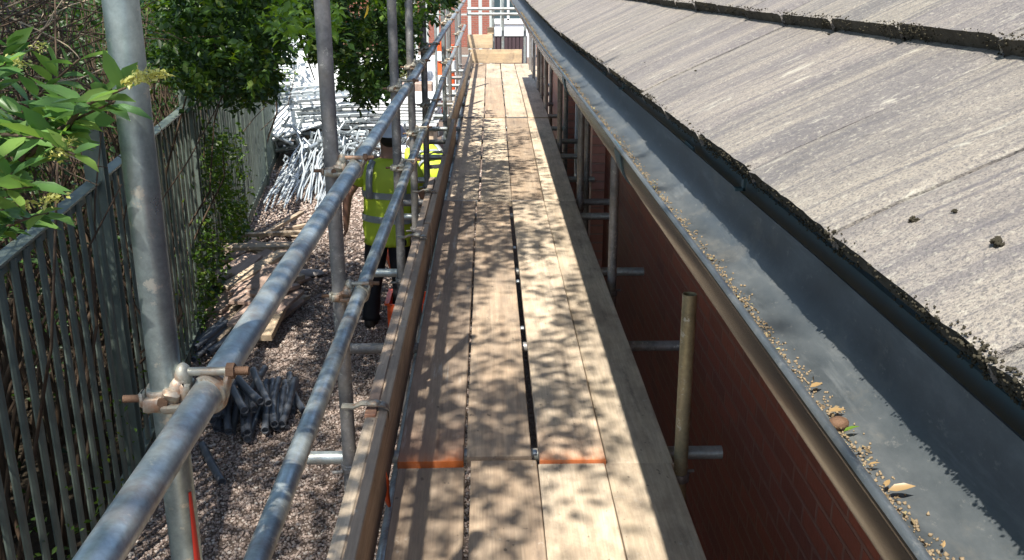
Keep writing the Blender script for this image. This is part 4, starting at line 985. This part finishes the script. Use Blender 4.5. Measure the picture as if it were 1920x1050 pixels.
# black pipe offcuts
def pipe_(L, bend):
    pts = [(L * (i / 8 - .5), bend * math.sin(i / 8 * math.pi), 0) for i in range(9)]
    return MB().path(pts, .026, 14, hollow=True).build('pipe_offcut', BLACKP, smooth=60)
pp = [pipe_(.56, .004), pipe_(.64, -.010), pipe_(.50, .006), pipe_(.74, .022)]; usedp = set()
def put_p(k, px, py, z, ang, ty=0, lab='dark plastic pipe offcut in the main heap behind the first post'):
    o = pp[k] if k not in usedp else copy_tree(pp[k]); usedp.add(k); o.location = atz(px, py, z); o.rotation_euler = (0, ty, ang); tag(o, lab, 'pipe', 'black pipe offcuts')
for i in range(9): put_p(i % 4, 372 + 12 * i, 640 - 3 * i + random.uniform(-8, 8), .10 + .03 * (i % 3), 1.25 + random.uniform(-.1, .1), -.08, 'black pipe offcut in the upper bundle against the fence foot')
for i in range(15): put_p(i % 4, 400 + 10.8 * i, 775 - 1.6 * i + random.uniform(-14, 14), .04 + .055 * (i % 2), 1.82 + random.uniform(-.12, .12) - .014 * i, random.uniform(-.10, .02))
for i in range(8): put_p((i + 1) % 4, 412 + 11 * i, 735 + random.uniform(-12, 12), .16 + .06 * (i % 2), 1.85 + random.uniform(-.3, .3), random.uniform(-.15, .1), 'black pipe offcut on top of the main pipe heap')
for i, (px, py, a) in enumerate(((478, 790, 1.62), (505, 745, 1.7), (540, 740, 1.85), (556, 735, 1.9), (520, 770, 1.75))): put_p(i % 4, px, py, .04, a, .02, 'black pipe offcut at the right edge of the pipe heap')
put_p(0, 397, 868, .03, 2.05, 0, 'stray black pipe offcut lying apart nearest the first post')

# orange things under the walkway
cr = empty('orange_crate', (0, 0, 0)); tag(cr, 'orange plastic crate on the gravel under the walkway', 'crate')
m_ = MB(); m_.box((0, 0, .02), (.5, .35, .03)); 
for x in (-.24, .24): m_.box((x, 0, .17), (.02, .35, .27))
for y_ in (-.166, .166): m_.box((0, y_, .17), (.46, .018, .27))
m_.build('body', ORANGE, cr); m_ = MB(); [m_.box((x, 0, .315), (.04, .39, .02)) for x in (-.25, .25)]; m_.build('rim', ORANGE, cr); p = atz(785, 600, .1); cr.location = (p.x, p.y, 0)
hose = MB(); P = [atz(740 + 10 * math.sin(i * .5), 600 - i * 5, 0) + Vector((0, 0, .02 + .05 * i)) for i in range(14)]; hose.path(P, .03, 8); hz = hose.build('orange_hose', ORANGE, smooth=180); tag(hz, 'thick orange hose hanging behind the toe board near the worker', 'hose')
tg = MB(); tg.path([(0,0,.05),(.005,.01,0),(.0,.02,-.05),(.012,.02,-.1)], [.006,.012,.014,.006], 8); o = tg.build('orange_tag', ORANGE, smooth=180); o.location = at(720, 905, 3.2); tag(o, 'small orange plastic tag hanging between toe board and walkway', 'tag')

# ------------------------------------------------------------------ people
def ring_e(cx, cy, z, rx, ry, n=24, pw=.85, tilt=(0, 0)):
    out = []
    for k in range(n):
        a = 2 * math.pi * k / n; c, s = math.cos(a), math.sin(a)
        x = math.copysign(abs(c) ** pw, c) * rx; y = math.copysign(abs(s) ** pw, s) * ry
        out.append(Vector((cx + x, cy + y, z + tilt[0] * x + tilt[1] * y)))
    return out
def skin_body(parent, verts, edges):
    me = bpy.data.meshes.new('body'); me.from_pydata([v[:3] for v in verts], edges, []); o = bpy.data.objects.new('body', me); COL.objects.link(o); o.parent = parent
    md = o.modifiers.new('skin', 'SKIN'); md.use_smooth_shade = True; sv = me.skin_vertices[0].data
    for i, v in enumerate(verts): r = v[3]; sv[i].radius = (r, r) if not isinstance(r, tuple) else r; sv[i].use_root = (i == 0)
    ss = o.modifiers.new('sub', 'SUBSURF'); ss.levels = 2; ss.render_levels = 2; me.materials.append(SKIN); return o
def hand(verts, edges, wi, wrist, d, s):
    """palm vertex then five fingers; d direction of the arm, s which side the thumb is on"""
    d = d.normalized(); side = Vector((0, 1, 0)) - d * d.y; side.normalize(); nrm = d.cross(side)
    pi = len(verts); p = wrist + d * .06; verts.append((*p, (.020, .036))); edges.append((wi, pi))
    for k in range(4):
        b = p + d * .03 + side * (.026 - .0175 * k); L = (.072, .080, .074, .058)[k]; i0 = len(verts)
        verts.append((*b, .0095)); edges.append((pi, i0)); q = b + d * L * .5 + nrm * s * .008; verts.append((*q, .0085)); edges.append((i0, i0 + 1)); q2 = q + d * L * .42 + nrm * s * .024; verts.append((*q2, .007)); edges.append((i0 + 1, i0 + 2))
    b = wrist + d * .03 + side * .032; i0 = len(verts); verts.append((*b, .011)); edges.append((wi, i0)); q = b + d * .035 + side * .016 + nrm * s * .006; verts.append((*q, .0095)); edges.append((i0, i0 + 1))
    q2 = q + d * .028 + side * .004 + nrm * s * .01; verts.append((*q2, .008)); edges.append((i0 + 1, i0 + 2))
def worker(loc, rz, lab, bend=0.0, arms=((-.30, .02, 1.14), (-.31, .06, .90), (.30, .05, 1.16), (.24, .30, 1.05)), helm=HELM, sleeve=True):
    r = empty('person', loc, rz); tag(r, lab, 'person')
    # everything above the hips leans forward by 'bend'
    def B_(p):
        p = Vector(p); hz_ = .95
        if p.z <= hz_ or bend == 0: return p
        q = p - Vector((0, 0, hz_)); return Vector((q.x, q.y * math.cos(bend) + q.z * math.sin(bend), hz_ + q.z * math.cos(bend) - q.y * math.sin(bend)))
    V = []; E = []
    def av(p, rad, c=None): V.append((*B_(p), rad)); (E.append((c, len(V) - 1)) if c is not None else None); return len(V) - 1
    pel = av((0, 0, .96), (.13, .10)); s1 = av((0, -.005, 1.14), (.125, .09), pel); s2 = av((0, -.01, 1.32), (.15, .10), s1); nk0 = av((0, -.01, 1.46), .075, s2); nk = av((0, .0, 1.52), .056, nk0); hb = av((0, .015, 1.60), (.072, .080), nk); ht = av((0, .012, 1.69), (.072, .088), hb); av((0, .01, 1.745), (.05, .06), ht)
    nose = av((0, .105, 1.625), .014, ht)
    for s_ in (-1, 1):
        av((s_ * .078, .0, 1.63), .012, hb)
        sh = av((s_ * .175, -.01, 1.43), .056, nk0); el_p, wr_p = (arms[0], arms[1]) if s_ < 0 else (arms[2], arms[3])
        el = av(el_p, .043, sh); wr = av(wr_p, .027, el); wv = Vector(V[wr][:3]); hand(V, E, wr, wv, wv - Vector(V[el][:3]), s_)
        hp = av((s_ * .095, 0, .90), .085, pel); kn = av((s_ * .11, .03, .50), .058, hp); an = av((s_ * .12, -.01, .09), .036, kn); av((s_ * .13, .12, .04), .034, an)
    body = skin_body(r, V, E)
    # vest
    prof = [(.76, .190, .140), (.80, .185, .135), (.90, .20, .145), (1.02, .195, .138), (1.15, .195, .135), (1.28, .212, .142), (1.38, .222, .135), (1.44, .20, .118), (1.475, .145, .095), (1.50, .092, .078)]
    rings = []
    for i, (z, rx, ry) in enumerate(prof):
        rg = ring_e(0, -.005, z, rx, ry, 40)
        for k, p in enumerate(rg):
            f = 1 + .06 * noise.noise((k * .35, z * 5, 1)) + .025 * math.sin(k * 1.9 + z * 6) * (1 if z < 1.2 else .3); p.x *= f; p.y *= f
        rings.append([B_(p) for p in rg])
    vest = MB().loft(rings).build('vest', HIVIS, r, 180)
    for z in (.965, 1.17):
        rr = []
        for q in (z, z + .055):
            j = max(i for i in range(len(prof)) if prof[i][0] <= q); a, b_ = prof[j], prof[j + 1]; f = (q - a[0]) / (b_[0] - a[0]); rr.append([B_(p) for p in ring_e(0, -.005, q, (a[1] + (b_[1]-a[1])*f) * 1.045 + .004, (a[2] + (b_[2]-a[2])*f) * 1.045 + .004, 40)])
        MB().loft(rr, cap=False).build('reflective_band', REFL, vest, 180)
    for s_ in (-1, 1):
        P = [];
        for (z, y_, x) in ((1.17, -.155, .13), (1.28, -.160, .135), (1.38, -.152, .135), (1.44, -.132, .13), (1.475, -.08, .12), (1.487, 0, .115), (1.475, .08, .12), (1.44, .12, .13), (1.38, .145, .135), (1.2, .15, .13)):
            P.append([B_((s_ * x - .026, y_, z)), B_((s_ * x + .026, y_, z)), B_((s_ * x + .026, y_ * .95, z - .004)), B_((s_ * x - .026, y_ * .95, z - .004))])
        MB().loft(P).build('shoulder_band', REFL, vest, 180)
    if sleeve:
        for s_ in (-1, 1):
            el_p = Vector(arms[0] if s_ < 0 else arms[2]); sh = Vector((s_ * .17, -.01, 1.43)); m_ = MB()
            m_.path([B_(sh - (el_p - sh) * .1), B_(sh + (el_p - sh) * .25), B_(sh + (el_p - sh) * .62)], [.062, .068, .064], 14); m_.build('sleeve', HIVIS, r, 180)
    # trousers: a hip yoke and two legs in one mesh
    m_ = MB(); m_.loft([ring_e(0, 0, .80, .165, .12, 20), ring_e(0, 0, .90, .175, .125, 20), ring_e(0, 0, 1.0, .165, .118, 20)])
    for s_ in (-1, 1):
        m_.loft([ring_e(s_ * c, y_, z, rx * (1 + .08 * math.sin(z * 40)), ry * (1 + .06 * math.sin(z * 33 + 1)), 16) for c, y_, z, rx, ry in ((.125, -.005, .06, .070, .085), (.125, -.008, .10, .072, .085), (.12, -.005, .18, .066, .078), (.118, .0, .28, .068, .076), (.112, .02, .40, .072, .080), (.11, .025, .50, .078, .086), (.10, .015, .64, .088, .098), (.090, .0, .78, .096, .112), (.085, 0, .88, .09, .12))])
    m_.build('trousers', TROU, r, 180)
    for s_ in (-1, 1):
        m_ = MB(); m_.loft([ring_e(s_ * .128, .04, 0.0, .052, .135, 16), ring_e(s_ * .128, .04, .03, .055, .14, 16), ring_e(s_ * .128, .03, .07, .05, .12, 16), ring_e(s_ * .127, -.01, .12, .05, .06, 16)]); m_.build('boot', BOOT, r, 180)
    # hair and helmet
    M3 = Euler((-bend, 0, 0)).to_matrix(); hc = B_((0, .008, 1.675))
    MB().ell(B_((0, -.008, 1.665)), (.082, .094, .085), 18, 12, M3).build('hair', HAIR, r, 180)
    h_ = MB(); h_.ell(hc + M3 @ Vector((0, 0, .022)), (.112, .135, .105), 26, 14, M3, zmin=-.05)
    h_.loft([[hc + M3 @ Vector((.128 * math.cos(a) * k2, (.15 * math.sin(a) + (.03 if math.sin(a) > 0 else 0)) * k2, .018 + dz_)) for a in (2 * math.pi * i / 26 for i in range(26))] for k2, dz_ in ((.84, 0), (1, -.006), (1, -.001), (.84, .006))], cap=False)
    h_.loft([[hc + M3 @ Vector((x, y_, z_)) for x, z_ in ((-.012, .10), (.012, .10), (.010, .132), (-.010, .132))] for y_ in (-.09, -.04, .04, .09)]); h_.build('hard_hat', helm, r, 60)
    return r
g_ = atz(716, 612, 0)
w1 = worker((g_.x + .08, g_.y + .03, 0), R(-4), 'worker standing with back turned in yellow high visibility vest, black trousers and pale hard hat', arms=((-.33, -.02, 1.16), (-.35, .04, .90), (.29, .03, 1.16), (.27, .16, .93)))
w1.scale = (1.07, 1.05, 1.01); w1.rotation_euler = (0, R(3.5), R(-4)); w1.location.x -= .045
w2 = worker((-.66, 11.9, 0), R(25), 'bending worker in yellow high visibility top, partly hidden behind the far scaffold posts', bend=1.2, arms=((-.24, .16, 1.20), (-.16, .36, 1.10), (.24, .16, 1.20), (.16, .36, 1.10)))
w2.scale = (1, 1, .72)
# boxes and timber beside the second worker
simple('timber_crate', [((0, 0, .25), (.5, .4, .5)), ((0, -.21, .40), (.52, .02, .1)), ((0, -.21, .12), (.52, .02, .1))], TIMB, (-.62, 10.9, 0), 'pale timber crate behind the middle scaffold posts', 'crate')
simple('white_carton', [((0, 0, .3), (.5, .4, .6)), ((0, 0, .62), (.52, .42, .04))], WHITES, (-1.15, 13.4, 0), 'white carton standing in the yard behind the workers', 'carton')
simple('brown_crate', [((0, 0, .5), (.55, .4, 1.0)), ((0, -.21, .8), (.57, .02, .1)), ((0, -.21, .2), (.57, .02, .1))], TIMR, (-1.3, 18.0, 0), 'tall reddish timber crate behind the third and fourth posts', 'crate')
